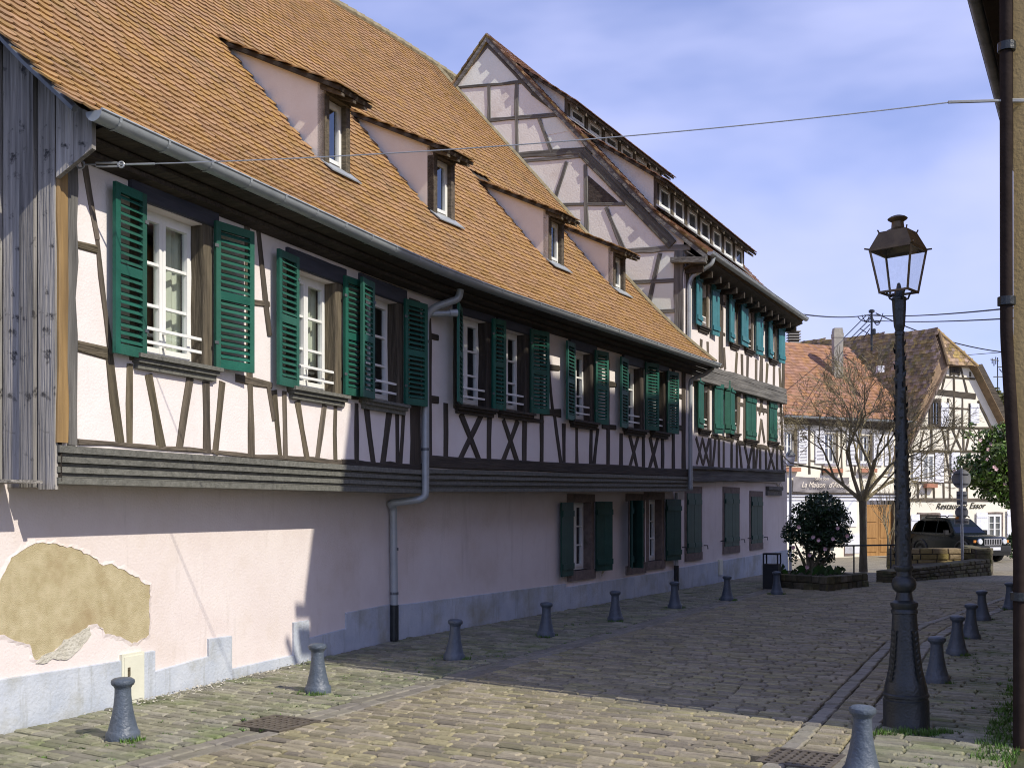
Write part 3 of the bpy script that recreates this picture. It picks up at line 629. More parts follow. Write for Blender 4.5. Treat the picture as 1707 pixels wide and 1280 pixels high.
# small round vents of the wall plate catch no light; skip
# ---------------- roof
EO = V(-.83, 13.84, 0); thA = math.atan2(.38, .925); thB = math.atan2(5.13, 8.79)
def th_at(s):
    t = min(max((s + 2.5) / 5, 0), 1); return thA + (thB - thA) * t * t * (3 - 2 * t)
NS = 0.05; SS0 = -9.0; tab = []
p_ = Vector((0, 0)); s_ = SS0
cum = [(SS0, Vector((0, 0)))]
while s_ < 12.5:
    a = th_at(s_ + NS / 2); p_ = p_ + Vector((math.sin(a), math.cos(a))) * NS; s_ += NS; cum.append((s_, p_.copy()))
k0 = min(range(len(cum)), key=lambda i: abs(cum[i][0] + 2.5)); dAn = Vector((math.sin(thA), math.cos(thA)))
sh_ = Vector((EO.x, EO.y)) - dAn * 2.5 - cum[k0][1]
cum = [(s, p + sh_) for s, p in cum]
def eave(s):
    f = (s - SS0) / NS; i = min(max(int(f), 0), len(cum) - 2); u = f - i; return cum[i][1].lerp(cum[i + 1][1], u)
def rz(w):
    return 4.74 + (.80 * w + .10 * w * w if w < 1.7 else .80 * 1.7 + .10 * 2.89 + 1.165 * (w - 1.7))
def roofp(s, w):
    a = th_at(s); e = eave(s); n = Vector((math.cos(a), -math.sin(a))); q = e - n * w
    sag = .03 * math.sin(s * .9 + 1) * min(w, 3) / 3
    return V(q.x, q.y, rz(w) + sag)
SLOPE = [0.0]; WS = [0.0]; w_ = -.05
while w_ < 6.7: 
    w2 = w_ + .02; SLOPE.append(SLOPE[-1] + math.hypot(.02, rz(w2) - rz(w_))); WS.append(w2); w_ = w2
WS[0] = -.05
def w_of(t): return float(np.interp(t, SLOPE, WS))
def roofsurf(s, t):
    w = w_of(t); p = roofp(s, w); ex = (roofp(s + .05, w) - p).normalized(); up = (roofp(s, w + .03) - p).normalized()
    nn = ex.cross(up); nn = nn if nn.z > 0 else -nn
    return p, ex, up, nn.normalized()
WR = 6.5
def gable_s(w): return 10.10 - .13 * w                    # right end of the roof against the next house
SL = -6.30
b = MB(); sl = [SL + .02 + i * (10.1 - SL) / 40 for i in range(41)]; wl = [0, .3, .7, 1.1, 1.6, 2.2, 3.5, 5, WR]
for w in wl:
    for s in sl: p = roofp(min(s, gable_s(w)), w); b.v.append((p.x, p.y, p.z - .02))
for j in range(len(wl) - 1):
    for i in range(40): b.f.append((j * 41 + i, j * 41 + i + 1, (j + 1) * 41 + i + 1, (j + 1) * 41 + i)); b.r.append(.5)
# back slope, so that the house is closed behind the ridge
for i in range(40):
    p, q = roofp(sl[i], WR), roofp(sl[i + 1], WR); a = th_at(sl[i]); n = V(-math.cos(a), math.sin(a), 0)
    b.quad(p - V(0, 0, .02), q - V(0, 0, .02), q + n * 6.5 + V(0, 0, -7.2), p + n * 6.5 + V(0, 0, -7.2))
b.build('roof_deck', M_WOODD, house)
# dormers: where the front foot meets the roof is read off the roof surface
def roof_hit(px, py):
    o = V(0, 0, HC); r = V((px - 853.5) / FP, 1, -(py - 845) / FP); best = None
    t = 5.0
    while t < 40:
        p = o + r * t
        # nearest eave station
        s = 0
        for _ in range(6):
            e = eave(s); a = th_at(s); s += (p.x - e.x) * math.sin(a) + (p.y - e.y) * math.cos(a); s = min(max(s, -8.9), 12)
        e = eave(s); a = th_at(s); w = -((p.x - e.x) * math.cos(a) - (p.y - e.y) * math.sin(a))
        if w > -.1 and p.z < rz(w): return s, w
        t += .02
    return s, w
DORM = []
for (bl, br, tl, cb) in (((523, 258), (579, 300), (524.5, 128), (379, 46)), ((721, 360), (765, 385), (721, 242), (609, 192)), ((911, 436), (941, 462), (911, 348), (814.5, 304)), ((1037.5, 500), (1056, 512), (1037, 419), (951, 377))):
    sL, wf = roof_hit(*bl); sR, wf2 = roof_hit(*br); sB, wb = roof_hit(*cb)
    DORM.append([sL, sR, wf, None, wb, tl])
wf_m = sum(d[2] for d in DORM) / 4
for d in DORM:
    d[2] = wf_m; a = th_at(d[0]); dd = (math.sin(a), math.cos(a)); e = eave(d[0]); n = Vector((math.cos(a), -math.sin(a)))
    q = e - n * wf_m; d.append(Plane((q.x, q.y), dd)); d[3] = d[6].at(*d[5])[1]
def in_dormer(s, t):
    w = w_of(t + .08)
    for d in DORM:
        if d[0] - .01 < s < d[0] + .60 and wf_m + .0 < w < wf_m + 1.7: return True
    return False
def tile_skip(s, t):
    w = w_of(t); return s > gable_s(w) or in_dormer(s, t)
TMAX = SLOPE[-1] * 1.0
lay_tiles(house, roofsurf, SL - .06, 10.2, 0, float(np.interp(WR - .02, WS, SLOPE)), .162, .142, M_TILE, singles=300, skip=tile_skip)
b = MB()
for k in range(60):
    s = SL - .1 + k * .28
    if s > 10: break
    p, q = roofp(s, WR), roofp(s + .31, WR); b.tube([p + V(0, 0, .0), q + V(0, 0, .02)], .11, 8)
b.build('ridge_tile', M_RIDGE, house, kind='stuff')
b = MB(); prev = None                                       # mortar fillet against the neighbour
pts = [roofp(gable_s(w) - .02, w) + V(0, 0, .04) for w in [0, .4, .8, 1.3, 2, 3, 4, 5, 6, WR]]; b.tube(pts, [.05, .06, .055, .06, .065, .06, .065, .06, .06, .06], 7); b.build('mortar_fillet', M_RIDGE, house)
# eaves: rafters' boxed soffit in three boards, gutter with brackets
def eave_line(off, z, s0, s1, n=36):
    r = []
    for i in range(n + 1):
        s = s0 + (s1 - s0) * i / n; e = eave(s); a = th_at(s); r.append(V(e.x + math.cos(a) * off, e.y - math.sin(a) * off, z))
    return r
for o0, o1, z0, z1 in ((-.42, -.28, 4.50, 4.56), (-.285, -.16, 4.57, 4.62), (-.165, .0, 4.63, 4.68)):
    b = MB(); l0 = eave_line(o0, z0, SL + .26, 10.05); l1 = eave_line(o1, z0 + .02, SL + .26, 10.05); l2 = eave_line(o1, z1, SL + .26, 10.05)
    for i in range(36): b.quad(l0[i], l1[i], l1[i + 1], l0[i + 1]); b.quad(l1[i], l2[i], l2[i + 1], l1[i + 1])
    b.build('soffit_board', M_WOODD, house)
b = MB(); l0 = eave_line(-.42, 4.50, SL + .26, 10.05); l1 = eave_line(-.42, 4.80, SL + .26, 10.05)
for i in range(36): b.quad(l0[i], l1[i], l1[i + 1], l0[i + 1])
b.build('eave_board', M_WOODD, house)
def gutter(parent, line, r=.075, m=M_ZINC, name='gutter', side=None, brk=.55):
    b = MB(); n = len(line); K = 10; vs = []
    for i, p in enumerate(line):
        d = (line[min(i + 1, n - 1)] - line[max(i - 1, 0)]).normalized(); o = V(d.y, -d.x, 0).normalized()
        for k in range(K + 1):
            t = math.pi * k / K; vs.append(p + o * (r - r * math.cos(t)) - V(0, 0, r * math.sin(t)))
    fs = []
    for i in range(n - 1):
        for k in range(K): a = i * (K + 1) + k; fs.append((a, a + 1, a + K + 2, a + K + 1))
    fs.append(tuple(range(K + 1))); fs.append(tuple(range((n - 1) * (K + 1), n * (K + 1)))[::-1]); b.add(vs, fs, .5)
    d = [line[i] + V((line[min(i + 1, n - 1)] - line[max(i - 1, 0)]).normalized().y, -(line[min(i + 1, n - 1)] - line[max(i - 1, 0)]).normalized().x, 0) * 2 * r for i in range(n)]
    b.tube([p + V(0, 0, .004) for p in d], .011, 6, rnd=.5)
    g_ = b.build(name, m, parent, smooth=True)
    tot = 0; nxt = .2
    for i in range(n - 1):
        seg = (line[i + 1] - line[i]); Ls = seg.length
        while nxt < tot + Ls:
            p = line[i] + seg * ((nxt - tot) / Ls); dd = seg.normalized(); o = V(dd.y, -dd.x, 0); c = MB(); pts = [p + o * (r - (r + .008) * math.cos(math.pi * k / 8)) - V(0, 0, (r + .008) * math.sin(math.pi * k / 8)) for k in range(9)]
            vs = [q - dd * .012 for q in pts] + [q + dd * .012 for q in pts]; c.add(vs, [(k, k + 1, k + 10, k + 9) for k in range(8)]); c.build('bracket', m, g_); nxt += brk
        tot += Ls
    return g_
gl = eave_line(-.02, 4.715, SL + .10, 10.05, 48)
gutter(house, gl, .078)
# downpipe: from the gutter, down the storey front, back to the wall, down to the ground
def pipe(parent, pts, r=.047, m=M_ZINC, name='downpipe', n=12):
    P = [Vector(p) for p in pts]; out = [P[0]]
    for i in range(1, len(P) - 1):
        a, c, e = P[i - 1], P[i], P[i + 1]; k = min(.09, (a - c).length * .45, (e - c).length * .45)
        u = c + (a - c).normalized() * k; w = c + (e - c).normalized() * k
        for t in (0, .25, .5, .75, 1): out.append(u.lerp(c, t).lerp(c.lerp(w, t), t))
    out.append(P[-1]); b = MB(); b.tube(out, r, n, rnd=.5); o = b.build(name, m, parent, smooth=True)
    return o
dp = pipe(house, [UB.pt(.40, 4.62, .34), UB.pt(.38, 4.50, .33), UB.pt(.12, 4.36, .10), UA.pt(-.02, 4.22, .065), UA.pt(-.02, 1.86, .065), GA.pt(-.14, 1.80, .07), GA.pt(-.05, 1.74, .07), GA.pt(-.02, .46, .07)], .05)
b = MB(); b.tube([GA.pt(-.02, .47, .07), GA.pt(-.02, .0, .07)], .058, 12); b.build('pipe_boot', M_IRON, dp)
for z_, pl, s_, o_ in ((3.9, UA, -.02, .065), (2.5, UA, -.02, .065), (1.2, GA, -.02, .07), (.62, GA, -.02, .07)):
    b = MB(); p = pl.pt(s_, z_, o_); b.lathe([(.055, p.z - .018), (.055, p.z + .018)], 12, (p.x, p.y)); b.build('pipe_collar', M_ZINCD, dp)
b = MB(); b.tube([UB.pt(.02, 4.27, .0), UB.pt(.30, 4.30, .26)], .04, 10); b.tube([UB.pt(.28, 4.30, .25), UB.pt(.36, 4.31, .32)], .05, 10); b.build('floodlight', M_ZINC, house)
dp2 = pipe(house, [UB.pt(9.95, 4.64, .40), UB.pt(9.8, 4.5, .28), UB.pt(9.5, 4.38, .08), UB.pt(9.5, 2.12, .08)], .045)
dp3 = pipe(house, [GB.pt(9.95, 2.05, .06), GB.pt(9.95, .5, .06)], .04); b = MB(); b.tube([GB.pt(9.95, .52, .06), GB.pt(9.95, 0, .06)], .052, 10); b.build('pipe_boot', M_IRON, dp3)
# dormers
for i, d in enumerate(DORM):
    sL, sR, w, zt, wb, tl, pl = d; zb = rz(w) + .02; W = .58
    n2 = V(pl.n.x, pl.n.y, 0); P = pl.pt
    k = 0.0; zsl = .50; wtop = w; 
    # where the dormer roof plane meets the main roof
    while zt + .02 + zsl * k > rz(w + k) and k < 4: k += .02
    b = MB()                                               # cheeks
    for s in (0, W):
        lo = [P(s, rz(w + k * q) - .02, -k * q) for q in (0, .25, .5, .75, 1)]; b.add(lo + [P(s, zt, 0)], [(0, 1, 2, 3, 4, 5)], .5)
    ck = b; dm = None
    b = MB(); 
    for s in (.05, W - .05): lbox(pl, b, s - .05, s + .05, zb - .05, zt - .14, -.10, .012)
    lbox(pl, b, -.0, W, zt - .14, zt + .0, -.10, .03); dm = b.build('dormer', M_WOOD, house)
    for q in (0, 1): g_ = MB(); g_.add(ck.v[q * 6:q * 6 + 6], [(0, 1, 2, 3, 4, 5)], .5); g_.build('dormer_cheek', M_CHEEK, dm)
    x = window(dm, pl, .10, W - .10, zb + .06, zt - .15, rec=.06, rows=1, leaves=1, fw=.04, rm=.0, rd=.25)
    b = MB(); b.hexa([P(-.05, zb - .10, .16), P(W + .05, zb - .10, .16), P(W + .05, zb + .05, -.02), P(-.05, zb + .05, -.02), P(-.05, zb - .085, .165), P(W + .05, zb - .085, .165), P(W + .05, zb + .066, -.02), P(-.05, zb + .066, -.02)]); b.build('zinc_apron', M_ZINC, dm)
    ov = .30; so = .09
    f0 = P(-so, zt + .03 - zsl * ov, ov); f1 = P(W + so, zt + .03 - zsl * ov, ov); r0 = P(-so, zt + .03 + zsl * k, -k - .05); r1 = P(W + so, zt + .03 + zsl * k, -k - .05)
    sheet(dm, 'dormer_roof', M_WOODD, [f0, f1, r1, r0], thick=.05)
    for s in (.02, W / 2, W - .02):
        b = MB(); b.hexa([P(s - .035, zt - .06 - zsl * ov, ov - .03), P(s + .035, zt - .06 - zsl * ov, ov - .03), P(s + .035, zt - .08, -.05), P(s - .035, zt - .08, -.05), P(s - .035, zt - .02 - zsl * ov, ov - .03), P(s + .035, zt - .02 - zsl * ov, ov - .03), P(s + .035, zt - .01, -.05), P(s - .035, zt - .01, -.05)]); b.build('rafter_tail', M_WOOD, dm)
    ex = V(pl.d.x, pl.d.y, 0); up = (r0 - f0).normalized(); nn = ex.cross(up).normalized()
    nn = nn if nn.z > 0 else -nn
    lay_tiles(dm, lambda s, t: (f0 + ex * (s + .0) + up * t - n2 * 0, ex, up, nn), -.0, W + 2 * so, -.04, (r0 - f0).length, .162, .142, M_TILE)
# gable end with upright planks, seen edge-on at the left
GE = Plane(UA.pt(-6.20, 0, .04).xy, (.96, -.28)); s = -.0
x = 0.0; wid = [.17, .145, .18, .15, .17, .16, .18, .15, .17, .16]
i = 0; cur = .02
sheet(house, 'gable_backing', M_WOODD, [GE.pt(-.0, 1.95, -.03), GE.pt(-.0, rz(.4) - .05, -.03), GE.pt(-1.5, rz(1.9) - .05, -.03), GE.pt(-3.2, rz(3.6) - .05, -.03), GE.pt(-3.2, 1.95, -.03)])
while cur < 3.0:
    wv = wid[i % len(wid)]; a = -cur; c = -(cur + wv); prou = .035 if i % 2 else .0
    def ztop(s): w = max(-s + .40, -.2); return rz(w + 0.0) - .07
    zb = 1.90 + R.uniform(-.02, .01); 
    b = MB(); P = GE.pt
    b.hexa([P(c + .008, zb, .02 + prou), P(a - .008, zb, .02 + prou), P(a - .008, zb, -.02), P(c + .008, zb, -.02), P(c + .008, ztop(c), .02 + prou), P(a - .008, ztop(a), .02 + prou), P(a - .008, ztop(a), -.02), P(c + .008, ztop(c), -.02)])
    M = Matrix(((0, GE.d.x, GE.n.x, P(a, 0).x), (0, GE.d.y, GE.n.y, P(a, 0).y), (1, 0, 0, 0), (0, 0, 0, 1)))
    inv = M.inverted(); b.v = [tuple(inv @ Vector(v)) for v in b.v]; b.build('gable_plank', M_PLANK, house, M)
    cur += wv; i += 1
for j, (a, c) in enumerate(((.005, .16), (.163, .33))):     # short planks that close the eave box
    b = MB(); P = GE.pt; zz = lambda s: rz(max(.42 - s, 0)) - .06
    b.hexa([P(a, 4.28 + a * .6, .045), P(c, 4.28 + c * .6, .045), P(c, 4.28 + c * .6, .0), P(a, 4.28 + a * .6, .0), P(a, zz(a), .045), P(c, zz(c), .045), P(c, zz(c), 0), P(a, zz(a), 0)]); M = Matrix(((0, GE.d.x, GE.n.x, P(a, 0).x), (0, GE.d.y, GE.n.y, P(a, 0).y), (1, 0, 0, 0), (0, 0, 0, 1)))
    inv = M.inverted(); b.v = [tuple(inv @ Vector(v)) for v in b.v]; b.build('gable_plank', M_PLANK, house, M)
b = MB(); q = [roofp(SL - .05, w) + V(0, 0, -.055) for w in (0, .5, 1, 1.6, 2.4)]; q = [v + V(.02, -.0, 0) for v in q]; b.tube(q, .03, 6); b.build('verge_strip', M_ZINCD, house)
# ---------------------------------------------------------------- tall house behind: gable towards the street, shed dormers
dC = (4.29, 7.4)
CG = Plane((3.45, 22.9), dC); C1 = Plane((3.45, 22.9), dC, .09); C2 = Plane((3.45, 22.9), dC, .16)
S0 = C2.at(1140, 500)[0]; SE = C2.at(1306, 560)[0]; SG = CG.at(1312, 940)[0]
tall = thing('tall_gabled_house', 'tall half-timbered house with a framed gable, teal shutters and two rows of roof dormers', 'house', (5, 27, 0))
house_cur[0] = tall
cp = C2.pt(S0, 0, 0)
GP = Plane((cp.x, cp.y), (.93, -.37))          # gable plane, s negative going in
ZE = 7.10                                            # eaves of the tall house
# shutters given by photo columns, measured on the wall planes
def cw(pl, x0, x1, y0, y1): a = pl.at(x0, (y0 + y1) / 2)[0]; c = pl.at(x1, (y0 + y1) / 2)[0]; return a, c, pl.at((x0 + x1) / 2, y1)[1], pl.at((x0 + x1) / 2, y0)[1]
H0 = [cw(CG, 1143.5, 1167, 822, 921), cw(CG, 1206.5, 1230, 822, 910), cw(CG, 1251, 1269, 828, 905)]
wall(tall, CG, .05, SG, -.1, 2.5, [], M_PINK, 'ground_floor_wall')
H1 = [cw(C1, 1166, 1179, 632, 716), cw(C1, 1219, 1228, 645, 722), cw(C1, 1241.5, 1258, 656, 733), cw(C1, 1280.5, 1293, 667, 736)]
H2 = [cw(C2, 1165, 1177, 462, 545), cw(C2, 1218.5, 1227, 492, 574), cw(C2, 1242.5, 1252, 508, 583), cw(C2, 1283.5, 1291, 532, 600)]
wall(tall, C1, S0, SE + .12, 2.4, 4.7, H1, M_PINKUP, 'first_floor_wall'); wall(tall, C2, S0, SE, 4.7, 7.2, H2, M_PINKUP, 'second_floor_wall')
for (a, c, z0, z1) in H0:
    m_ = (a + c) / 2
    b = MB(); lbox(CG, b, a - .09, c + .09, z1, z1 + .15, -.02, .02); lbox(CG, b, a - .09, c + .09, z0 - .17, z0, -.02, .03); lbox(CG, b, a - .09, a, z0, z1, -.02, .018); lbox(CG, b, c, c + .09, z0, z1, -.02, .018); b.build('stone_surround', M_STONE, tall)
    plank_shutter(tall, CG, a + .005, m_ - a - .01, z0, z1, 0, 1, M_DGREEN, .005, 2); plank_shutter(tall, CG, c - .005, c - m_ - .01, z0, z1, 0, -1, M_DGREEN, .005, 2)
    for s in (a - .22, c + .24): 
        b = MB(); b.tube([CG.pt(s, z0 + .14, 0), CG.pt(s, z0 + .14, .09), CG.pt(s, z0 + .06, .10)], .012, 6); b.build('shutter_catch', M_IRON, tall)
b = MB()
for (s0, z0), (s1, z1) in (((.05, .46), (SG, .56)),): b.hexa([CG.pt(s0, -.1, .022), CG.pt(s1 + .02, -.1, .022), CG.pt(s1 + .02, -.1, -.02), CG.pt(s0, -.1, -.02), CG.pt(s0, z0 - .01, .022), CG.pt(s1 + .02, z1 - .01, .022), CG.pt(s1 + .02, z1, -.02), CG.pt(s0, z0, -.02)])
b.build('plinth', M_PLINTH, tall)
b = MB(); s, z = CG.at(1199, 940); lbox(CG, b, s - .12, s + .12, .16, .52, 0, .05); b.build('meter_cabinet', M_HATCH, tall)
for k, (pl, ws) in enumerate(((C1, H1), (C2, H2))):
    for j, (a, c, z0, z1) in enumerate(ws):
        closed = k == 0 and j >= 2
        if closed:
            m_ = (a + c) / 2
            plank_shutter(tall, pl, a, m_ - a - .005, z0, z1, 0, 1, M_GREEN, .01, 2); plank_shutter(tall, pl, c, c - m_ - .005, z0, z1, 0, -1, M_GREEN, .01, 2)
        else: window(tall, pl, a, c, z0, z1, rec=.13, rows=3, leaves=2 if c - a > .35 else 1, rail=True, fw=.035)
        beam(tall, pl, (a - .06, z0 - .05), (a - .06, z1 + .08), .12, .02, .14, M_WOOD, 'jamb'); beam(tall, pl, (c + .06, z0 - .05), (c + .06, z1 + .08), .12, .02, .14, M_WOOD, 'jamb')
        beam(tall, pl, (a - .12, z1 + .07), (c + .12, z1 + .07), .14, .03, .14, M_LINTEL, 'lintel'); sill(tall, pl, a - .10, c + .12, z0 + .0, M_WOODD, .09)
def ps(pl, x_h, x_f, y0, y1, ang, m, np_=3):
    h = pl.at(x_h, (y0 + y1) / 2); f = pl.at(x_f, (y0 + y1) / 2); w = abs(h[0] - f[0])
    zt = pl.at(x_h, y0)[1]; zb = pl.at(x_h, y1)[1]; sg = 1 if x_f > x_h else -1
    return plank_shutter(tall, pl, h[0], w * .97, zb, zt, ang, sg, m, .05, np_)
ps(C2, 1165, 1152.5, 455, 545, 6, M_TEAL); ps(C2, 1182.5, 1192, 466, 558, 6, M_TEAL); ps(C2, 1219, 1209, 488, 573, 6, M_TEAL); ps(C2, 1242.5, 1228, 500, 580, 4, M_TEAL); ps(C2, 1256, 1265, 513, 590, 6, M_TEAL); ps(C2, 1283.5, 1274.5, 527, 599, 6, M_TEAL); ps(C2, 1294, 1302, 534, 604, 6, M_TEAL)
ps(C1, 1167.5, 1156, 623, 715, 6, M_GREEN); ps(C1, 1186.5, 1197, 629, 722, 8, M_GREEN); ps(C1, 1220, 1209, 640, 725, 6, M_GREEN); ps(C1, 1204, 1208, 634, 722, 30, M_GREEN, 1)
# storey beams
def cbeam(pl, s0, s1, z0, z1, w, out, m, name='timber', deep=.3): return beam(tall, pl, (s0, z0), (s1, z1), w, out, deep, m, name, .008)
cbeam(C1, S0 - .05, SE + .22, 2.42, 2.57, .26, .05, M_WOODG, 'storey_beam'); cbeam(C1, S0 - .03, SE + .2, 2.60, 2.72, .07, .09, M_WOODG, 'cornice')
cbeam(C2, S0 - .02, SE + .12, 4.63, 4.68, .27, .07, M_WOODG, 'storey_beam'); cbeam(C2, S0 - .02, SE + .12, 4.84, 4.89, .14, .05, M_WOODG, 'storey_beam')
b = MB(); lbox(CG, b, SE - 1.1, SE + .2, 2.06, 2.20, 0, .06); lbox(CG, b, SE - 1.1, SE + .2, 2.205, 2.30, 0, .10); b.build('corbel', M_WOODG, tall)
for x in (1168.5, 1179, 1200, 1206, 1228, 1236, 1246, 1260, 1268, 1279, 1290, 1299): tb(C2, x, 560 + (x - 1152) * .36, x + R.uniform(-2, 2), 598 + (x - 1152) * .33, 3.2)
for x, y0, y1 in ((1146, 440, 600), (1200, 470, 612), (1203, 478, 612), (1269, 515, 636), (1305, 535, 650)): tb(C2, x, y0, x, y1, 4)
for x0, x1, y in ((1192, 1208, 500), (1192, 1208, 551), (1265, 1275, 541), (1265, 1275, 590)): tb(C2, x0, y, x1, y + (x1 - x0) * .4, 6)
for x0, y0, x1, y1 in ((1160, 729, 1171, 774), (1171, 730, 1161, 773), (1170, 731, 1182, 776), (1182, 732, 1172, 775), (1184, 730, 1184, 778), (1192, 731, 1188, 778), (1198, 732, 1198, 779), (1206, 735, 1206, 779), (1219, 736, 1219, 781), (1228, 738, 1228, 782), (1232, 738, 1236, 782),
                       (1241, 742, 1249, 782), (1254, 742, 1246, 782), (1256, 742, 1256, 783), (1263, 742, 1259, 783), (1267, 743, 1267, 783), (1276, 744, 1277, 784), (1280, 745, 1291, 784), (1290, 745, 1280, 784), (1295, 746, 1295, 784), (1302, 746, 1304, 785),
                       (1265, 655, 1273, 690), (1273, 656, 1265, 690), (1269, 700, 1264, 737), (1269, 700, 1274, 738), (1233, 648, 1230, 733), (1301, 668, 1304, 742)): tb(C1, x0, y0, x1, y1, 3.0)
for x0, x1, y in ((1229, 1240, 673), (1258, 1280, 681), (1294, 1306, 689), (1200, 1207, 660), (1228, 1240, 737), (1258, 1280, 742), (1293, 1306, 745), (1185, 1222, 726)): tb(C1, x0, y, x1, y + (x1 - x0) * .2, 7)
# gable wall
APX = GP.at(814, 70); EZ = 7.05
def rake(w): return APX[1] - (APX[1] - EZ) * (w - (-APX[0])) / (0 - (-APX[0])) if False else None
SK = .148
wa = APX[0] * .99                                          # negative
sheet(tall, 'gable_wall', M_GABLE, [GP.pt(0, 1.9), GP.pt(0, EZ + .36), GP.pt(-.6, EZ + .9), GP.pt(APX[0], APX[1] - .02), GP.pt(2 * APX[0], EZ + .45), GP.pt(2 * APX[0], 1.9)])
def panel(pts, m=M_MINT):
    q = [GP.at(740 + x / 2.845, 50 + y / 2.845) for x, y in pts]; b = MB(); t = [GP.pt(s, z, .006) for s, z in q]; b.add(t, (tuple(range(len(t))),), .5)
    bt = [GP.pt(s, z, -.004) for s, z in q]; n = len(t); b.add(t + bt, [(i, (i + 1) % n, n + (i + 1) % n, n + i) for i in range(n)], .5); return b.build('plaster_panel', m, tall)
panel([(208, 78), (372, 244), (80, 268)]); panel([(468, 424), (530, 412), (592, 480), (488, 500)]); panel([(492, 508), (596, 486), (655, 556), (520, 578)]); panel([(1030, 1066), (1086, 1062), (1086, 1184), (1012, 1186)])
panel([(1006, 1204), (1088, 1200), (1088, 1340), (975, 1342)])
def gb(x1, y1, x2, y2, w, m=M_WOODG, out=.02, name='timber'): return tb(GP, 740 + x1 / 2.845, 50 + y1 / 2.845, 740 + x2 / 2.845, 50 + y2 / 2.845, w / 2.845, m, out, name)
for t in [(30, 280, 395, 246, 16), (180, 433, 560, 400, 18), (300, 600, 700, 570, 32), (300, 632, 650, 598, 18), (480, 831, 860, 826, 16), (800, 1053, 1170, 1032, 27), (820, 1199, 1095, 1187, 20), (840, 1348, 1095, 1330, 17),
          (215, 266, 216, 440, 16), (345, 256, 348, 590, 18), (452, 420, 512, 582, 18), (582, 626, 525, 815, 19), (672, 640, 678, 980, 20), (770, 842, 850, 1040, 21), (1024, 1060, 955, 1370, 21), (205, 80, 50, 262, 22), (208, 72, 420, 300, 20), (420, 300, 600, 445, 18)]: gb(*t)
gb(655, 580, 1085, 1020, 62, M_WOODG, .05, 'rafter'); gb(600, 445, 700, 590, 14, M_WOODG, .03, 'rafter')
panel([(684, 690), (835, 822), (684, 826)], M_WOODD)
tb(GP, 1131.5, 418, 1131.5, 612, 16, M_WOODG, .02, 'corner_post')
b = MB(); b.hexa([GP.pt(-.25, 6.93, .2), GP.pt(.5, 6.86, .2), GP.pt(.5, 6.86, .02), GP.pt(-.25, 6.93, .02), GP.pt(-.25, 7.03, .2), GP.pt(.5, 6.98, .2), GP.pt(.5, 6.98, .02), GP.pt(-.25, 7.03, .02)]); b.build('eave_bracket', M_WOODG, tall)
# roof of the tall house
wE = .52; OV = .10                                   # eave overhang, verge overhang
def sv(w): return S0 - SK * w
WK = .62                                             # the roof breaks to a lower pitch at the eaves
ZK = .88 * (WK + wE)
def cz(w): return .88 * (w + wE) if w < WK else ZK + (APX[1] + .12 - ZE - ZK) * (w - WK) / (-wa - WK)
def croof(s, w): return C2.pt(s, ZE - .02 + cz(w) - .034 * (s - S0), -w)
sr0 = S0 - OV; srA = sr0 + SK * wa; sr1 = SE + .15
srK = sr0 - SK * WK
sheet(tall, 'roof_slope', M_TILED, [croof(sr0 + .1, -wE), croof(sr1, -wE), croof(sr1, WK), croof(srK + .02, WK)], thick=.10)
sheet(tall, 'roof_slope', M_TILED, [croof(srK + .02, WK), croof(sr1, WK), croof(sr1, -wa), croof(srA + .02, -wa)], thick=.10)
q = [croof(srA + .02, -wa), croof(sr1, -wa)]; nb = V(C2.n.x, C2.n.y, 0)
sheet(tall, 'roof_slope', M_TILED, [q[0], q[1], q[1] - nb * 5.2 - V(0, 0, 6.2), q[0] - nb * 5.2 - V(0, 0, 6.2)], thick=.10)
exC = (croof(1, 0) - croof(0, 0)).normalized()
def flat_surf(o, ex, up):
    nn = ex.cross(up); nn = (nn if nn.z > 0 else -nn).normalized()
    return lambda s, t: (o + ex * s + up * t, ex, up, nn)
for (w0, w1) in ((-wE, WK), (WK, -wa)):
    o_ = croof(srA, w0); upC = (croof(srA, w1) - o_); LC = upC.length; upC.normalize()
    lay_tiles(tall, flat_surf(o_ + V(0, 0, .02), exC, upC), 0, sr1 - srA, 0, LC - .05, .17, .15, M_TILEC, skip=lambda s, t: s < (sr0 - srA) - SK * (w0 + t / LC * (w1 - w0)))
# verge tiles on the rake, seen edge on
b = MB()
for side in (1, -1):
    n_ = 36
    for i in range(n_):
        t0 = i / n_; t1 = (i + 1.25) / n_
        def rp_(t): 
            w_ = -wa + (wa - wE) * t; p = croof(sr0 - SK * w_, w_) if side == 1 else croof(srA, -wa) + (-nb * 5.2 - V(0, 0, 6.2) - exC * .7) * t
            return p
        p, r_ = rp_(t0), rp_(min(t1, 1)); b.hexa([p, r_, r_ + exC * .16, p + exC * .16, p + V(0, 0, .035), r_ + V(0, 0, .06), r_ + exC * .16 + V(0, 0, .06), p + exC * .16 + V(0, 0, .035)])
b.build('verge_tile', M_TILED, tall, kind='stuff')
b = MB()
for p, r_ in ((croof(srA + .01, -wa), croof(srK + .01, WK)), (croof(srK + .01, WK), croof(sr0 + .08, -wE))):
    b.hexa([p - V(0, 0, .15), r_ - V(0, 0, .15), r_ - V(0, 0, .15) + exC * .06, p - V(0, 0, .15) + exC * .06, p - V(0, 0, .05), r_ - V(0, 0, .05), r_ - V(0, 0, .05) + exC * .06, p - V(0, 0, .05) + exC * .06])
b.build('verge_board', M_WOODG, tall)
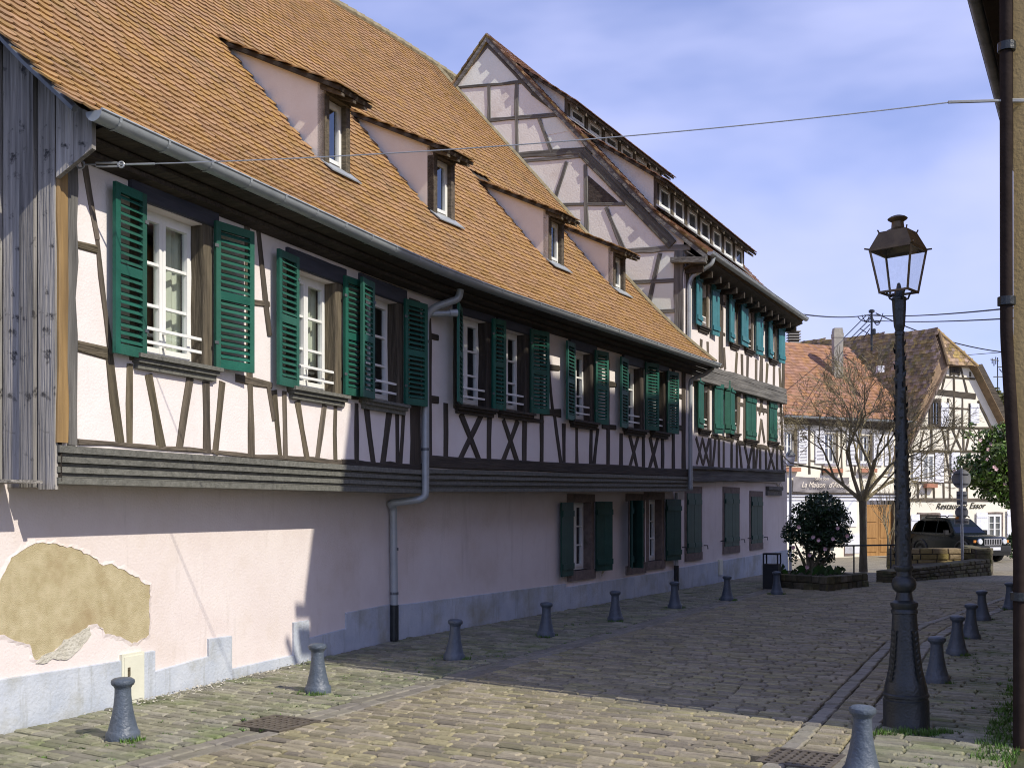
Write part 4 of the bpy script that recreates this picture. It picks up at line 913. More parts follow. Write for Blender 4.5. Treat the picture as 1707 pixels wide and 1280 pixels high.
p = croof(srA + .01, -wa); r_ = p - nb * 5.2 - V(0, 0, 6.2) - exC * .7; b = MB(); b.hexa([p - V(0, 0, .15), r_ - V(0, 0, .15), r_ - V(0, 0, .15) + exC * .06, p - V(0, 0, .15) + exC * .06, p - V(0, 0, .05), r_ - V(0, 0, .05), r_ - V(0, 0, .05) + exC * .06, p - V(0, 0, .05) + exC * .06]); b.build('verge_board', M_WOODG, tall)
# shed dormers: lower row of seven windows, upper row
def shed(w, s0, s1, zb, zt0, zt1, nwin, slope, kmax, name):
    pl = C2.off(-w); P = pl.pt; root = None
    def zt(s): return zt0 + (zt1 - zt0) * (s - s0) / (s1 - s0)
    k = 0
    while zt(s0) + slope * k > croof(s0, w + k).z and k < kmax: k += .02
    b = MB()
    for s in (s0, s1):
        lo = [P(s, croof(s, w + k * q).z - .05, -k * q) for q in (0, .5, 1)]; b.add([P(s, croof(s, w).z - .3, 0)] + lo[1:] + [P(s, zt(s), 0)], [(0, 1, 2, 3)], .5)
    ck = b; b = MB(); b.quad(P(s0, zb - .5, -.012), P(s1, zb - .5 + zt1 - zt0, -.012), P(s1, zt1, -.012), P(s0, zt0, -.012)); dm = b.build(name, M_WOODD, tall)
    for q in (0, 1): g_ = MB(); g_.add(ck.v[q * 4:q * 4 + 4], [(0, 1, 2, 3)], .5); g_.build('dormer_cheek', M_GABLE, dm)
    st = (s1 - s0) / nwin
    for i in range(nwin):
        a = s0 + i * st; c = a + st; o = zt((a + c) / 2) - zt0
        beam(dm, pl, (a + .05, zb + o - .06), (a + .05, zt(a)), .13, .03, .05, M_WOOD, 'post')
        window(dm, pl, a + .15, c - .06, zb + o, zt0 + o - .12, rec=-.012, rows=1, leaves=1, fw=.045, room=False)
        g_ = MB(); g_.quad(P(a + .15, zb + o, -.008), P(c - .06, zb + o, -.008), P(c - .06, zt0 + o - .12, -.008), P(a + .15, zt0 + o - .12, -.008)); g_.build('window_lining', M_ROOM, dm)
    beam(dm, pl, (s1 - .05, zb + zt1 - zt0 - .06), (s1 - .05, zt1), .12, .03, .05, M_WOOD, 'post')
    beam(dm, pl, (s0, zt0 - .06), (s1, zt1 - .06), .12, .04, .05, M_WOODD, 'head_beam')
    b = MB(); dz = zt1 - zt0; b.hexa([P(s0 - .05, zb - .16, .22), P(s1 + .05, zb - .16 + dz, .22), P(s1 + .05, zb - .02 + dz, .02), P(s0 - .05, zb - .02, .02), P(s0 - .05, zb - .14, .23), P(s1 + .05, zb - .14 + dz, .23), P(s1 + .05, zb + .02 + dz, .03), P(s0 - .05, zb + .02, .03)]); b.build('zinc_apron', M_ZINC, dm)
    ov = .30; f0 = P(s0 - .15, zt0 + .02 - slope * ov, ov); f1 = P(s1 + .2, zt1 + .02 - slope * ov, ov); r0 = P(s0 - .15, zt0 + .02 + slope * k, -k); r1 = P(s1 + .2, zt1 + .02 + slope * k, -k)
    sheet(dm, 'dormer_roof', M_WOODD, [f0, f1, r1, r0], thick=.05)
    n_ = int((s1 - s0) / .45)
    for i in range(n_ + 1):
        s = s0 + (s1 - s0) * i / n_; b = MB(); z = zt(s); b.hexa([P(s - .04, z - .10 - slope * ov, ov - .04), P(s + .04, z - .10 - slope * ov, ov - .04), P(s + .04, z - .12, .0), P(s - .04, z - .12, .0), P(s - .04, z - .035 - slope * ov, ov - .04), P(s + .04, z - .035 - slope * ov, ov - .04), P(s + .04, z - .035, .0), P(s - .04, z - .035, .0)]); b.build('rafter_tail', M_WOOD, dm)
    ex = (f1 - f0).normalized(); up = (r0 - f0).normalized()
    lay_tiles(dm, flat_surf(f0 + up * -.05, ex, up), 0, (f1 - f0).length, 0, (r0 - f0).length, .17, .15, M_TILEC)
    return dm
plL = C2.off(-.62); plU = C2.off(-2.62)
a = plL.at(1087, 338); c = plL.at(1239, 451); t0 = plL.at(1087, 289)[1]; t1 = plL.at(1239, 411)[1]
shed(.62, sv(.62) + .06, c[0], a[1], t0, t1, 7, .70, 2.6, 'long_dormer')
a = plU.at(948, 200); c = plU.at(1077, 300); t0 = plU.at(948, 164)[1]; t1 = plU.at(1077, 264)[1]
shed(2.62, sv(2.62) + .06, c[0] + 1.0, a[1] + .03, t0, t0 + (t1 - t0) * 1.2, 6, .76, 2.6, 'long_dormer')
# eaves: soffit, gutter, pipe
sheet(tall, 'soffit', M_WOODD, [C2.pt(sr0 + .05, ZE - .10, wE - .04), C2.pt(sr1, ZE - .36, wE - .04), C2.pt(sr1, ZE - .54, .0), C2.pt(sr0 + .05, ZE - .28, .0)], thick=.03)
for i in range(14):
    s = S0 + .1 + i * .55
    if s > sr1: break
    b = MB(); lbox(C2, b, s - .04, s + .04, ZE - .38 - .034 * s, ZE - .24 - .034 * s, 0, wE - .12); b.build('rafter_tail', M_WOODD, tall)
gutter(tall, [C2.pt(sr0 + .1 + (sr1 - sr0 - .1) * i / 20, ZE - .034 * (sr0 + .1 + (sr1 - sr0 - .1) * i / 20 - S0), wE - .02) for i in range(21)], .075)
pipe(tall, [C2.pt(S0 + .25, ZE - .06, wE + .05), C2.pt(S0 + .22, ZE - .22, wE + .02), C2.pt(S0 + .15, ZE - .45, .12), C2.pt(S0 + .12, ZE - .62, .07), C2.pt(S0 + .12, 4.85, .07)], .045)
# far end and back, so nothing is hollow
sheet(tall, 'end_wall', M_PINKUP, [CG.pt(SG, -.6), CG.pt(SG, 2.5), C2.pt(SE + .12, 2.5, -.2), C2.pt(SE + .12, EZ, -.2), CG.pt(SG, EZ + 4.5, -4.5), CG.pt(SG, EZ, -9), CG.pt(SG, -.6, -9)])
# ---------------------------------------------------------------- house on the right, mostly outside the frame; its unseen roof and far wing are shaped to shade the street
rh = thing('ochre_house', 'ochre house at the right edge with brown downpipe and dark eaves', 'house', (4.4, 9, 0))
RW = Plane((4.06, 8.62), (.480, .877)); RS = -.80
RL = 19.5; RE = 7.0
class _N: pass
def rp(s, z, inn): return RW.pt(s, z, inn)               # n of this plane points right, so positive = into the house
b = MB()
b.quad(rp(RS, -.1, 0), rp(RL, -.1, 0), rp(RL, RE + .3, 0), rp(RS, RE + .3, 0))
RN = 4.2
b.add([rp(RS, -.1, 0), rp(RS, RE + .3, 0), rp(RS, RE + 7.872, 4.6), rp(RS, RE + .3, 9.2), rp(RS, -.1, 9.2)], [(0, 1, 2, 3, 4)], .5)
b.add([rp(RN, RE + .3, 0), rp(RN, RE + 7.872, 4.6), rp(RN, RE + .3, 9.2)], [(0, 1, 2)], .5)
b.add([rp(RL, -.1, 0), rp(RL, RE + .3, 0), rp(RL, RE + 7.0, 4.6), rp(RL, RE + .3, 9.2), rp(RL, -.1, 9.2)], [(4, 3, 2, 1, 0)], .5)
b.quad(rp(RS, -.1, 9.2), rp(RL, -.1, 9.2), rp(RL, RE + .3, 9.2), rp(RS, RE + .3, 9.2))
b.build('wall', M_OCHRE, rh)
for k in range(5):
    b = MB(); s = .5 + k * 1.7; b.hexa([rp(s, .02 + .0, -.0), rp(s + .1, 0, 0), rp(s + .1, 0, .02), rp(s, 0, .02)] + [rp(s, RE, -.02), rp(s + .12, RE, -.02), rp(s + .12, RE, .02), rp(s, RE, .02)]); b.build('timber', M_WOOD, rh)
for (u0, u1, h0_, h1_) in ((RS - .02, RN, 8.0, 7.75), (RN + .01, RL, 7.5, 6.75)):  # lower wing past the step, added out of view to set the shadow line
    sheet(rh, 'roof_slope', M_TILED, [rp(u0, RE - .1, -.50), rp(u1, RE - .1, -.50), rp(u1, RE + h1_, 4.6), rp(u0, RE + h0_, 4.6)], thick=.12)
    sheet(rh, 'roof_slope', M_TILED, [rp(u0, RE + .1, 9.5), rp(u1, RE + .1, 9.5), rp(u1, RE + h1_, 4.6), rp(u0, RE + h0_, 4.6)], thick=.12)
sheet(rh, 'soffit', M_SOFF, [rp(RS - .2, RE - .28, -.46), rp(RL, RE - .28, -.46), rp(RL, RE - .16, 0), rp(RS - .2, RE - .16, 0)], thick=.03)
ln = [rp(RS - .2 + (RL - RS + .2) * i / 40, RE - .12, -.47) for i in range(41)]; ln = ln[::-1]
gutter(rh, ln, .075, M_ZINCD)
pipe(rh, [V(3.34, 7.62, 6.92), V(3.45, 7.72, 6.7), V(3.60, 7.872, 6.3), V(3.605, 7.872, 3.0), V(3.70, 7.872, 1.4), V(3.70, 7.872, .0)], .044, M_PIPEB)
for z_ in (5.1, 3.25, 1.1):
    b = MB(); x_ = 3.605 if z_ > 2 else 3.70; b.lathe([(.062, z_ - .03), (.062, z_ + .03)], 12, (x_, 7.872)); b.build('pipe_collar', M_IRON, rh)
# ---------------------------------------------------------------- bollards
BP = [(.002, 0), (.126, 0), (.126, .050), (.112, .068), (.108, .075), (.094, .13), (.080, .19), (.068, .26), (.061, .33), (.060, .385), (.066, .395), (.068, .402), (.082, .412), (.088, .430), (.084, .448), (.066, .460), (.03, .466), (.002, .467)]
def bollard0():
    r = thing('bollard', 'x', 'bollard', (0, 0, 0))
    b = MB(); b.lathe(BP[:9] + [(.060, .385), (.002, .386)], 20, rnd=.5); b.build('shaft', M_BOLL, r, smooth=True)
    b = MB(); b.lathe([(.002, .3855), (.060, .3855)] + BP[10:], 20, rnd=.5); b.build('cap', M_BOLL, r, smooth=True)
    return r
bl0 = bollard0()
def dup(root, loc, rz_=0, sc_=None):
    r = root.copy(); col.objects.link(r); r.location = loc; r.rotation_euler = (0, 0, rz_); WM[r.name] = Matrix.Translation(loc)
    for ch in list(root.children):
        c = ch.copy(); col.objects.link(c); c.parent = r
        for g_ in list(ch.children): d_ = g_.copy(); col.objects.link(d_); d_.parent = c
    return r
LB = [((205, 1230), 'grey bollard before the cream meter cabinet, nearest of the left row'), ((530, 1153), 'grey sunlit bollard just beyond the left drain grate, casting a short shadow'), ((757, 1098), 'dark bollard with moss at its foot, nearest the shadow edge at the zinc downpipe'),
      ((910, 1060), 'dark bollard before the blank shaded pink wall, left of the ground-floor windows'), ((1026, 1034), 'dark bollard below the first open ground-floor window of the long house'), ((1125, 1013), 'dark bollard at the joint of the two pink houses, beside the black pipe foot'),
      ((1212, 1000), 'small bollard before the closed dark green shutters of the tall house'), ((1295, 990), 'small bollard in front of the black litter bin and planter')]
RB = [((1437, 1293), 'large sunlit grey bollard in the foreground, left of the street lamp foot'), ((1562, 1137), 'dark bollard directly right of the street lamp base'), ((1595, 1090), 'dark bollard second behind the street lamp on the right, overlapped by its neighbour'), ((1618, 1063), 'dark bollard third behind the street lamp on the right'),
      ((1638, 1033), 'dark bollard fourth behind the street lamp, below the stone terrace wall'), ((1684, 1015), 'small far bollard beside the brown downpipe, last of the right row')]
first = True
for lst, grp in ((LB, 'bollards along the left house fronts'), (RB, 'bollards along the right pavement')):
    for (px, lab) in lst:
        p = gpt(*px); p.z = -.004
        if first: o = bl0; o.location = p; o.rotation_euler.z = 1; first = False
        else: o = dup(bl0, p, R.uniform(0, 6))
        o['label'] = lab; o['group'] = grp; o.rotation_euler.x = R.gauss(0, .014); o.rotation_euler.y = R.gauss(0, .014)
# ---------------------------------------------------------------- street lamp
lp = gpt(1511, 1210)
lamp = thing('street_lamp', 'tall black cast-iron street lamp with a copper lantern on the right', 'street lamp', (0, 0, 0))
b = MB(); b.lathe([(.01, -.02), (.178, -.02), (.178, .005), (.176, .01), (.176, .215), (.168, .222), (.168, .238), (.178, .245), (.178, .262), (.166, .272), (.165, .29)], 24, rnd=.5); b.build('base_drum', M_IRON, lamp, smooth=True)
b = MB(); b.lathe([(.165, .285), (.164, .31), (.150, .37), (.130, .46), (.116, .58), (.106, .70), (.098, .82), (.094, .90), (.102, .905), (.102, .93), (.094, .94), (.106, .965), (.106, .99), (.07, 1.01), (.06, 1.05), (.058, 1.07), (.088, 1.10), (.096, 1.135), (.086, 1.175), (.060, 1.20), (.058, 1.235), (.074, 1.255), (.074, 1.275), (.064, 1.285)], 24, rnd=.5); b.build('pedestal', M_IRON, lamp, smooth=True)
prof = [(.064 - .031 * t, 1.28 + (3.13 - 1.28) * t) for t in [i / 14 for i in range(15)]]
b = MB(); b.lathe(prof, 18, rnd=.5); b.build('shaft', M_IRON, lamp, smooth=True)
b = MB()                                              # acanthus relief winding up the shaft and on the pedestal
def leafrel(ang, z, r, L_, W_, tilt=0.0):
    n = V(math.cos(ang), math.sin(ang), 0); t_ = V(-n.y, n.x, 0); u = (V(0, 0, 1) * math.cos(tilt) + t_ * math.sin(tilt)); w = u.cross(n)
    o = n * (r - .002) + V(0, 0, z); pts = [o, o + u * L_ * .4 + w * W_ + n * .003, o + u * L_ + n * .005, o + u * L_ * .4 - w * W_ + n * .003, o + u * L_ * .45 + n * .006]
    b.add(pts, [(0, 1, 4), (1, 2, 4), (2, 3, 4), (3, 0, 4)], .5)
for i in range(110):
    z = 1.32 + i * .0160; r = .064 - .031 * (z - 1.28) / 1.85; leafrel(i * 2.4, z, r, .07, .018, .5 if i % 2 else -.5)
for k in range(4):
    a0 = k * math.pi / 2 + .4
    for i in range(9):
        z = .36 + i * .045; r = np.interp(z, [.31, .37, .46, .58, .7, .82], [.164, .15, .13, .116, .106, .098])
        leafrel(a0 + .14, z, r, .075, .02, -.7); leafrel(a0 - .14, z, r, .075, .02, .7)
b.build('leaf_relief', M_IRON, lamp, kind='stuff')
b = MB(); b.lathe([(.034, 3.12), (.040, 3.125), (.040, 3.15), (.033, 3.155), (.045, 3.20), (.054, 3.33), (.056, 3.40), (.060, 3.405), (.060, 3.42), (.042, 3.43), (.036, 3.47), (.022, 3.49), (.014, 3.53), (.008, 3.54)], 10, rnd=.5); b.build('capital', M_IRON, lamp, smooth=False)
ZB, ZT_, ZR, ZD = 3.465, 3.80, 3.945, 4.0
HB, HT, HR = .157, .232, .155                        # half diagonals
ROT = math.radians(4)
def dg(h, k, z): t = ROT + k * math.pi / 2 + math.pi * 1.5 ; return V(h * math.cos(t), h * math.sin(t), z)
for k in range(4):
    b = MB(); b.tube([V(0, 0, 3.43) + dg(.02, k, 0), dg(.045, k, 3.40), dg(.075, k, 3.415), dg(.09, k, 3.45), dg(.11, k, 3.475), dg(HB, k, ZB)], .008, 6); b.build('bracket_arm', M_IRON, lamp)
ltn = MB()
for k in range(4):
    ltn.tube([dg(HB, k, ZB - .01), dg(HT, k, ZT_)], .010, 4); ltn.tube([dg(HB, k, ZB), dg(HB, (k + 1) % 4, ZB)], .011, 4); ltn.tube([dg(HT, k, ZT_), dg(HT, (k + 1) % 4, ZT_)], .014, 4); ltn.tube([dg(HT - .01, k, ZT_ + .005), dg(HT + .045, k, ZT_ + .012)], .007, 5)
frm = ltn.build('lantern_frame', M_COPPER, lamp)
for k in range(4):
    b = MB(); i = .985; b.quad(dg(HB * i, k, ZB + .005), dg(HB * i, (k + 1) % 4, ZB + .005), dg(HT * i, (k + 1) % 4, ZT_ - .005), dg(HT * i, k, ZT_ - .005)); b.build('pane', M_LGLASS, frm)
b = MB(); b.quad(*[dg(HB * .97, k, ZB + .002) for k in range(4)]); b.build('pane', M_LGLASS, frm)
b = MB(); vs = [dg(HT + .006, k, ZT_ + .012) for k in range(4)] + [dg(HR, k, ZR) for k in range(4)]; b.add(vs, [(0, 1, 5, 4), (1, 2, 6, 5), (2, 3, 7, 6), (3, 0, 4, 7), (4, 5, 6, 7)], .5); vs = [dg(HT - .004, k, ZT_ + .010) for k in range(4)] + [dg(HR - .01, k, ZR - .01) for k in range(4)]; b.add(vs, [(0, 4, 5, 1), (1, 5, 6, 2), (2, 6, 7, 3), (3, 7, 4, 0)], .5); hood = b.build('lantern_hood', M_COPPER, lamp)
b = MB(); b.lathe([(.105, ZR + .001), (.08, ZR + .02), (.055, ZR + .03), (.05, ZR + .035), (.046, ZR + .08), (.05, ZR + .085), (.074, ZR + .10), (.078, ZR + .108), (.06, ZR + .122), (.03, ZR + .133), (.004, ZR + .136)], 16, rnd=.5); b.build('chimney_cap', M_COPPER, hood, smooth=True)
for k in range(4):
    b = MB(); b.tube([dg(HR, k, ZR - .005), dg(HR + .012, k, ZR + .018)], .006, 5); b.build('corner_finial', M_COPPER, hood)
lamp.location = lp; lamp.rotation_euler.y = math.radians(-1.0)
# ---------------------------------------------------------------- drain grates
for g_, lab in ((GR1, 'square iron drain grate in the paving at the left, between two bollards'), (GR2, 'iron drain grate with square holes at the lower right, left of the big bollard')):
    t = thing('drain_grate', lab, 'drain grate', g_, 'drain grates in the paving'); a = math.atan2(TX, TY)
    Mz = Matrix.Translation(g_) @ Matrix.Rotation(-a, 4, 'Z'); h = .25
    b = MB(); b.box(-h, h, -h, -h + .04, -.03, .004, .5); b.box(-h, h, h - .04, h, -.03, .004, .5); b.box(-h, -h + .04, -h + .04, h - .04, -.03, .004, .5); b.box(h - .04, h, -h + .04, h - .04, -.03, .004, .5); b.build('rim', M_GRATE, t, Mz)
    for i in range(6): b = MB(); x = -h + .04 + (2 * h - .08) * (i + 1) / 7; b.box(x - .017, x + .017, -h + .04, h - .04, -.025, .002, .5); b.build('bar', M_GRATE, t, Mz)
    for i in range(5): b = MB(); y = -h + .04 + (2 * h - .08) * (i + 1) / 6; b.box(-h + .04, h - .04, y - .015, y + .015, -.026, .001, .5); b.build('bar', M_GRATE, t, Mz)
    b = MB(); b.quad((-h, -h, -.029), (h, -h, -.029), (h, h, -.029), (-h, h, -.029)); b.build('sump', M_SOIL, t, Mz)
# ---------------------------------------------------------------- litter bin
bp = V((1287 - 853.5) / FP * 23.2, 23.2, 0)
bin_ = thing('litter_bin', 'square black litter bin with an open top frame beside the planter', 'litter bin', (0, 0, 0))
b = MB(); h = .165; b.hexa([(-h, -h, .0), (h, -h, 0), (h, h, 0), (-h, h, 0), (-h, -h, .53), (h, -h, .53), (h, h, .53), (-h, h, .53)]); b.build('body', M_BIN, bin_)
for sx in (-1, 1):
    for sy in (-1, 1): b = MB(); b.box(sx * .15 - .014, sx * .15 + .014, sy * .15 - .014, sy * .15 + .014, .53, .73, .5); b.build('post', M_BIN, bin_)
b = MB(); b.box(-h, h, -h, h, .73, .765, .5); b.build('lid', M_BIN, bin_)
b = MB(); b.box(-.09, .09, -h - .006, -h - .001, .10, .45, .5); b.build('door_panel', M_BIN, bin_)
bin_.location = bp; bin_.rotation_euler.z = -.45
# ---------------------------------------------------------------- planter with stone courses, camellia
def stone_wall(t, p0, p1, z0, z1, th, course, lmin, lmax, m, slope_top=None, cope=None, name='stone'):
    p0 = Vector(p0); p1 = Vector(p1); d = (p1 - p0); Ln = d.length; d = d.normalized(); n = Vector((d.y, -d.x)); Q = lambda s, z, o: V(p0.x + d.x * s + n.x * o, p0.y + d.y * s + n.y * o, z)
    b = MB(); b.hexa([Q(0.02, z0, -.03), Q(Ln - .02, z0, -.03), Q(Ln - .02, z0, -th), Q(.02, z0, -th)] + [Q(.02, (z1 if not slope_top else slope_top(0)) - .02, -.03), Q(Ln - .02, (z1 if not slope_top else slope_top(1)) - .02, -.03), Q(Ln - .02, (z1 if not slope_top else slope_top(1)) - .02, -th), Q(.02, (z1 if not slope_top else slope_top(0)) - .02, -th)]); b.build('core', M_SOIL, t)
    nc = max(1, round((z1 - z0) / course)); 
    for c in range(nc):
        s = -R.uniform(0, .1)
        while s < Ln:
            l = R.uniform(lmin, lmax); a = max(s, 0); e = min(s + l, Ln); s += l
            if e - a < .04: continue
            tt = lambda q: (z1 if not slope_top else slope_top(q / Ln)); f0, f1 = c / nc, (c + 1) / nc
            za0 = z0 + (tt(a) - z0) * f0 + .008; za1 = z0 + (tt(a) - z0) * f1 - .006; zb0 = z0 + (tt(e) - z0) * f0 + .008; zb1 = z0 + (tt(e) - z0) * f1 - .006
            o = R.uniform(-.02, .015); j = lambda: R.uniform(-.012, .012)
            b = MB(); k = .02
            fr_ = [Q(a + .008 + k, za0 + k * .6, o + j()), Q(e - .008 - k, zb0 + k * .6, o + j()), Q(e - .008 - k, zb1 - k * .6, o + j()), Q(a + .008 + k, za1 - k * .6, o + j())]
            md = [Q(a + .008, za0, o - .03), Q(e - .008, zb0, o - .03), Q(e - .008, zb1 + j() * .4, o - .03), Q(a + .008, za1 + j() * .4, o - .03)]
            bk = [Q(a + .008, za0, -th), Q(e - .008, zb0, -th), Q(e - .008, zb1, -th), Q(a + .008, za1, -th)]
            fs = [(0, 1, 2, 3)]
            for i in range(4): q = (i + 1) % 4; fs += [(4 + i, 4 + q, q, i), (8 + i, 8 + q, 4 + q, 4 + i)]
            b.add(fr_ + md + bk, fs); b.build(name, m, t)
pl_ = thing('planter', 'low mossy stone planter holding the camellia at the end of the tall house', 'planter', (6.7, 24, 0))
pa_ = gpt(1300, 979).xy; pb_ = gpt(1382, 985).xy; pc_ = gpt(1448, 977).xy
stone_wall(pl_, pa_, pb_, -.02, .30, .22, .155, .18, .4, M_WALLST); stone_wall(pl_, pb_, pc_, -.02, .30, .22, .155, .18, .4, M_WALLST)
pd_ = pc_ + Vector((-.9, 1.9)); pe_ = pa_ + Vector((.3, 2.4))
stone_wall(pl_, pc_, pd_, -.02, .27, .2, .155, .25, .45, M_WALLST); stone_wall(pl_, pe_, pa_, -.02, .27, .2, .155, .25, .45, M_WALLST)
sheet(pl_, 'soil_bed', M_SOIL, [V(p.x, p.y, .235) for p in (pa_ + Vector((.05, .1)), pb_ + Vector((0, .1)), pc_ + Vector((-.1, .05)), pd_, pe_)])
def leaves(b, centre_fn, n, size, flat=.35, asp=.45):
    for _ in range(n):
        p, nrm_ = centre_fn(); a = Vector((R.gauss(0, 1), R.gauss(0, 1), R.gauss(0, 1))).normalized()
        nn = (nrm_ * 1.1 + a).normalized(); u = nn.orthogonal().normalized(); ang = R.uniform(0, 6.28); u = (Matrix.Rotation(ang, 3, nn) @ u); w = nn.cross(u); L_ = size * R.uniform(.6, 1.2); W_ = L_ * asp
        b.add([p - u * L_ * .5, p + w * W_ * .5 + nn * L_ * .06, p + u * L_ * .5, p - w * W_ * .5 + nn * L_ * .06], [(0, 1, 2, 3)])
def clump_fn(cl):
    tot = sum(c[1][0] * c[1][1] * c[1][2] for c in cl); 
    def f():
        c = R.choices(cl, [q[1][0] * q[1][1] * q[1][2] for q in cl])[0]; d = Vector((R.gauss(0, 1), R.gauss(0, 1), R.gauss(0, 1))).normalized(); r = R.random() ** .22
        return c[0] + Vector((d.x * c[1][0], d.y * c[1][1], d.z * c[1][2])) * r * R.uniform(.8, 1.12), d
    return f
bush = thing('camellia_bush', 'dark glossy camellia bush with a few pink blossoms growing in the planter', 'bush', (6.75, 24.3, .23))
BC = spot(1362, 880, 24.3); k = 24.3 / FP
def cl(px, py, rx, rz_, ry=None, dy=0): return (spot(px, py, 24.3) + V(0, dy, 0), (rx * k, (ry or rx) * k, rz_ * k))
cls = [cl(1372, 848, 34, 26), cl(1392, 868, 28, 26), cl(1350, 862, 26, 28), cl(1335, 885, 28, 22), cl(1318, 893, 16, 14), cl(1385, 895, 34, 18), cl(1408, 893, 15, 12), cl(1360, 900, 30, 20), cl(1330, 848, 12, 10), cl(1318, 865, 9, 9), cl(1322, 925, 11, 16), cl(1372, 928, 20, 14), cl(1345, 925, 10, 10), cl(1310, 880, 8, 8), cl(1398, 850, 14, 12), cl(1355, 830, 14, 7), cl(1375, 824, 12, 6)]
b = MB(); leaves(b, clump_fn(cls), 9500, .085, asp=.5); b.build('foliage', M_LEAFD, bush, kind='stuff')
b = MB(); G0 = V(6.75, 24.3, .2)
for (px, py) in ((1335, 890), (1350, 870), (1375, 880), (1390, 890), (1362, 900), (1325, 905)):
    e = spot(px, py, 24.3 + R.uniform(-.2, .2)); m_ = G0.lerp(e, .5) + V(R.uniform(-.1, .1), R.uniform(-.1, .1), 0); b.tube([G0 + V(R.uniform(-.12, .12), R.uniform(-.1, .1), 0), m_, e], [.05, .036, .015], 7)
b.build('stem', M_BARK, bush)
for (px, py) in ((1355, 895), (1364, 900), (1388, 898), (1412, 893), (1322, 912), (1345, 945), (1375, 915), (1331, 878), (1396, 880), (1349, 925)):
    b = MB(); c = spot(px, py, 23.85)
    for q in range(7):
        a = q * .9; u = V(math.cos(a), -.5, math.sin(a)) * .032; w = V(-math.sin(a), 0, math.cos(a)) * .02; b.add([c, c + u + w, c + u * 1.5, c + u - w], [(0, 1, 2, 3)])
    b.build('blossom', M_PETAL, bush)
b = MB()
for i in range(60):
    c = V(R.uniform(5.9, 7.5), R.uniform(23.4, 25), .23); h = R.uniform(.12, .32); a = R.uniform(0, 6.28); d = V(math.cos(a), math.sin(a), 0)
    b.add([c - V(d.y, -d.x, 0) * .012, c + V(d.y, -d.x, 0) * .012, c + d * h * .5 + V(0, 0, h * .8), c + d * h * .95 + V(0, 0, h * .55)], [(0, 1, 2), (2, 3, 0)])
pp = b.build('strap_leaf_plants', M_HEDGE, None, kind='stuff'); tag(pp, 'strappy green plants in the soil of the stone planter', 'plants')
# ---------------------------------------------------------------- railing
rl = thing('railing', 'thin dark metal railing behind the planter', 'railing', (8.5, 28, 0))
r0 = spot(1366, 910, 28.5); r1 = spot(1496, 908, 28.0)
b = MB(); b.tube([r0, r1], .022, 6); b.build('handrail', M_IRON, rl)
for px in (1367, 1424, 1485):
    t = (px - 1366) / 130; p = r0.lerp(r1, t); b = MB(); b.tube([p, V(p.x, p.y, -.05)], .02, 6); b.build('post', M_IRON, rl)
# ---------------------------------------------------------------- stone terrace walls
tw = thing('terrace_wall', 'low dark rubble-stone retaining wall in front of the parked car', 'wall', (10, 26, 0))
f0 = gpt(1486, 971).xy; f1 = gpt(1653, 958).xy
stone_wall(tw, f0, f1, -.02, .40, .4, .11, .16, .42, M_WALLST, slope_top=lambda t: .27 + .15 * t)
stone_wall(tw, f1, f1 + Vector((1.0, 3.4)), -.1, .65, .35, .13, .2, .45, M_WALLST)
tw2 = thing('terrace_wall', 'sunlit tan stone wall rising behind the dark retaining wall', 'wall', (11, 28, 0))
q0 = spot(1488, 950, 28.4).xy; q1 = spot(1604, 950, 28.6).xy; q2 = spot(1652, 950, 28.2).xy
stone_wall(tw2, q0, q1, -.1, .66, .35, .15, .25, .6, M_WALLLIT, name='stone'); stone_wall(tw2, q1, q2, -.1, .68, .35, .15, .25, .5, M_WALLST)  # stretch in shade takes the darker stone, the rest the sunlit copy
tr = MB(); tr.add([V(f0.x, f0.y + .15, .25), V(f1.x, f1.y + .15, .36), V(q2.x, q2.y - .02, .36), V(q0.x, q0.y - .02, .25)], [(0, 1, 2, 3)], .5); t_ = tr.build('terrace_soil', M_SOIL); t_['kind'] = 'structure'
# ---------------------------------------------------------------- cream shop house across the square (left of the two)
shop = thing('shop_house', 'cream timber-framed shop house with white louvred shutters and an orange-red tiled roof', 'house', (15, 48, -.5))
house_cur[0] = shop
DP = Plane((11.55, 46.9), (6.4, 3.1))
sD = lambda x: DP.at(x, 800)[0]
D0, D1 = sD(1296), sD(1512)
WD = [cw(DP, 1307, 1323, 718, 770), cw(DP, 1375, 1393, 722, 772), cw(DP, 1434, 1450, 726, 772)]
wall(shop, DP, D0, D1, -.6, 5.9, WD + [(DP.at(1443, 900)[0], DP.at(1490, 900)[0], -.5, DP.at(1466, 832)[1])], M_CREAM, 'wall')
for i, (a, c, z0, z1) in enumerate(WD):
    window(shop, DP, a, c, z0, z1, rec=.12, rows=2, leaves=2); beam(shop, DP, (c + .07, z0), (c + .07, z1 + .1), .13, .03, .1, M_WOOD, 'jamb'); beam(shop, DP, (a - .07, z0), (a - .07, z1 + .1), .13, .03, .1, M_WOOD, 'jamb')
    sill(shop, DP, a - .1, c + .1, z0, M_LILAC, .12)
    b = MB(); lbox(DP, b, a - .15, c + .2, z0 - .42, z0 - .24, .02, .26); fb = b.build('flower_box', M_FLOWERB, shop)
    b = MB(); 
    for q in range(26): 
        s = R.uniform(a - .1, c + .15); b.add([DP.pt(s, z0 - .24, .14), DP.pt(s + .05, z0 - .2, .12), DP.pt(s + R.uniform(-.1, .1), z0 - R.uniform(.05, .2), R.uniform(.1, .25))], [(0, 1, 2)])
    b.build('dry_plants', M_TWIG, fb, kind='stuff')
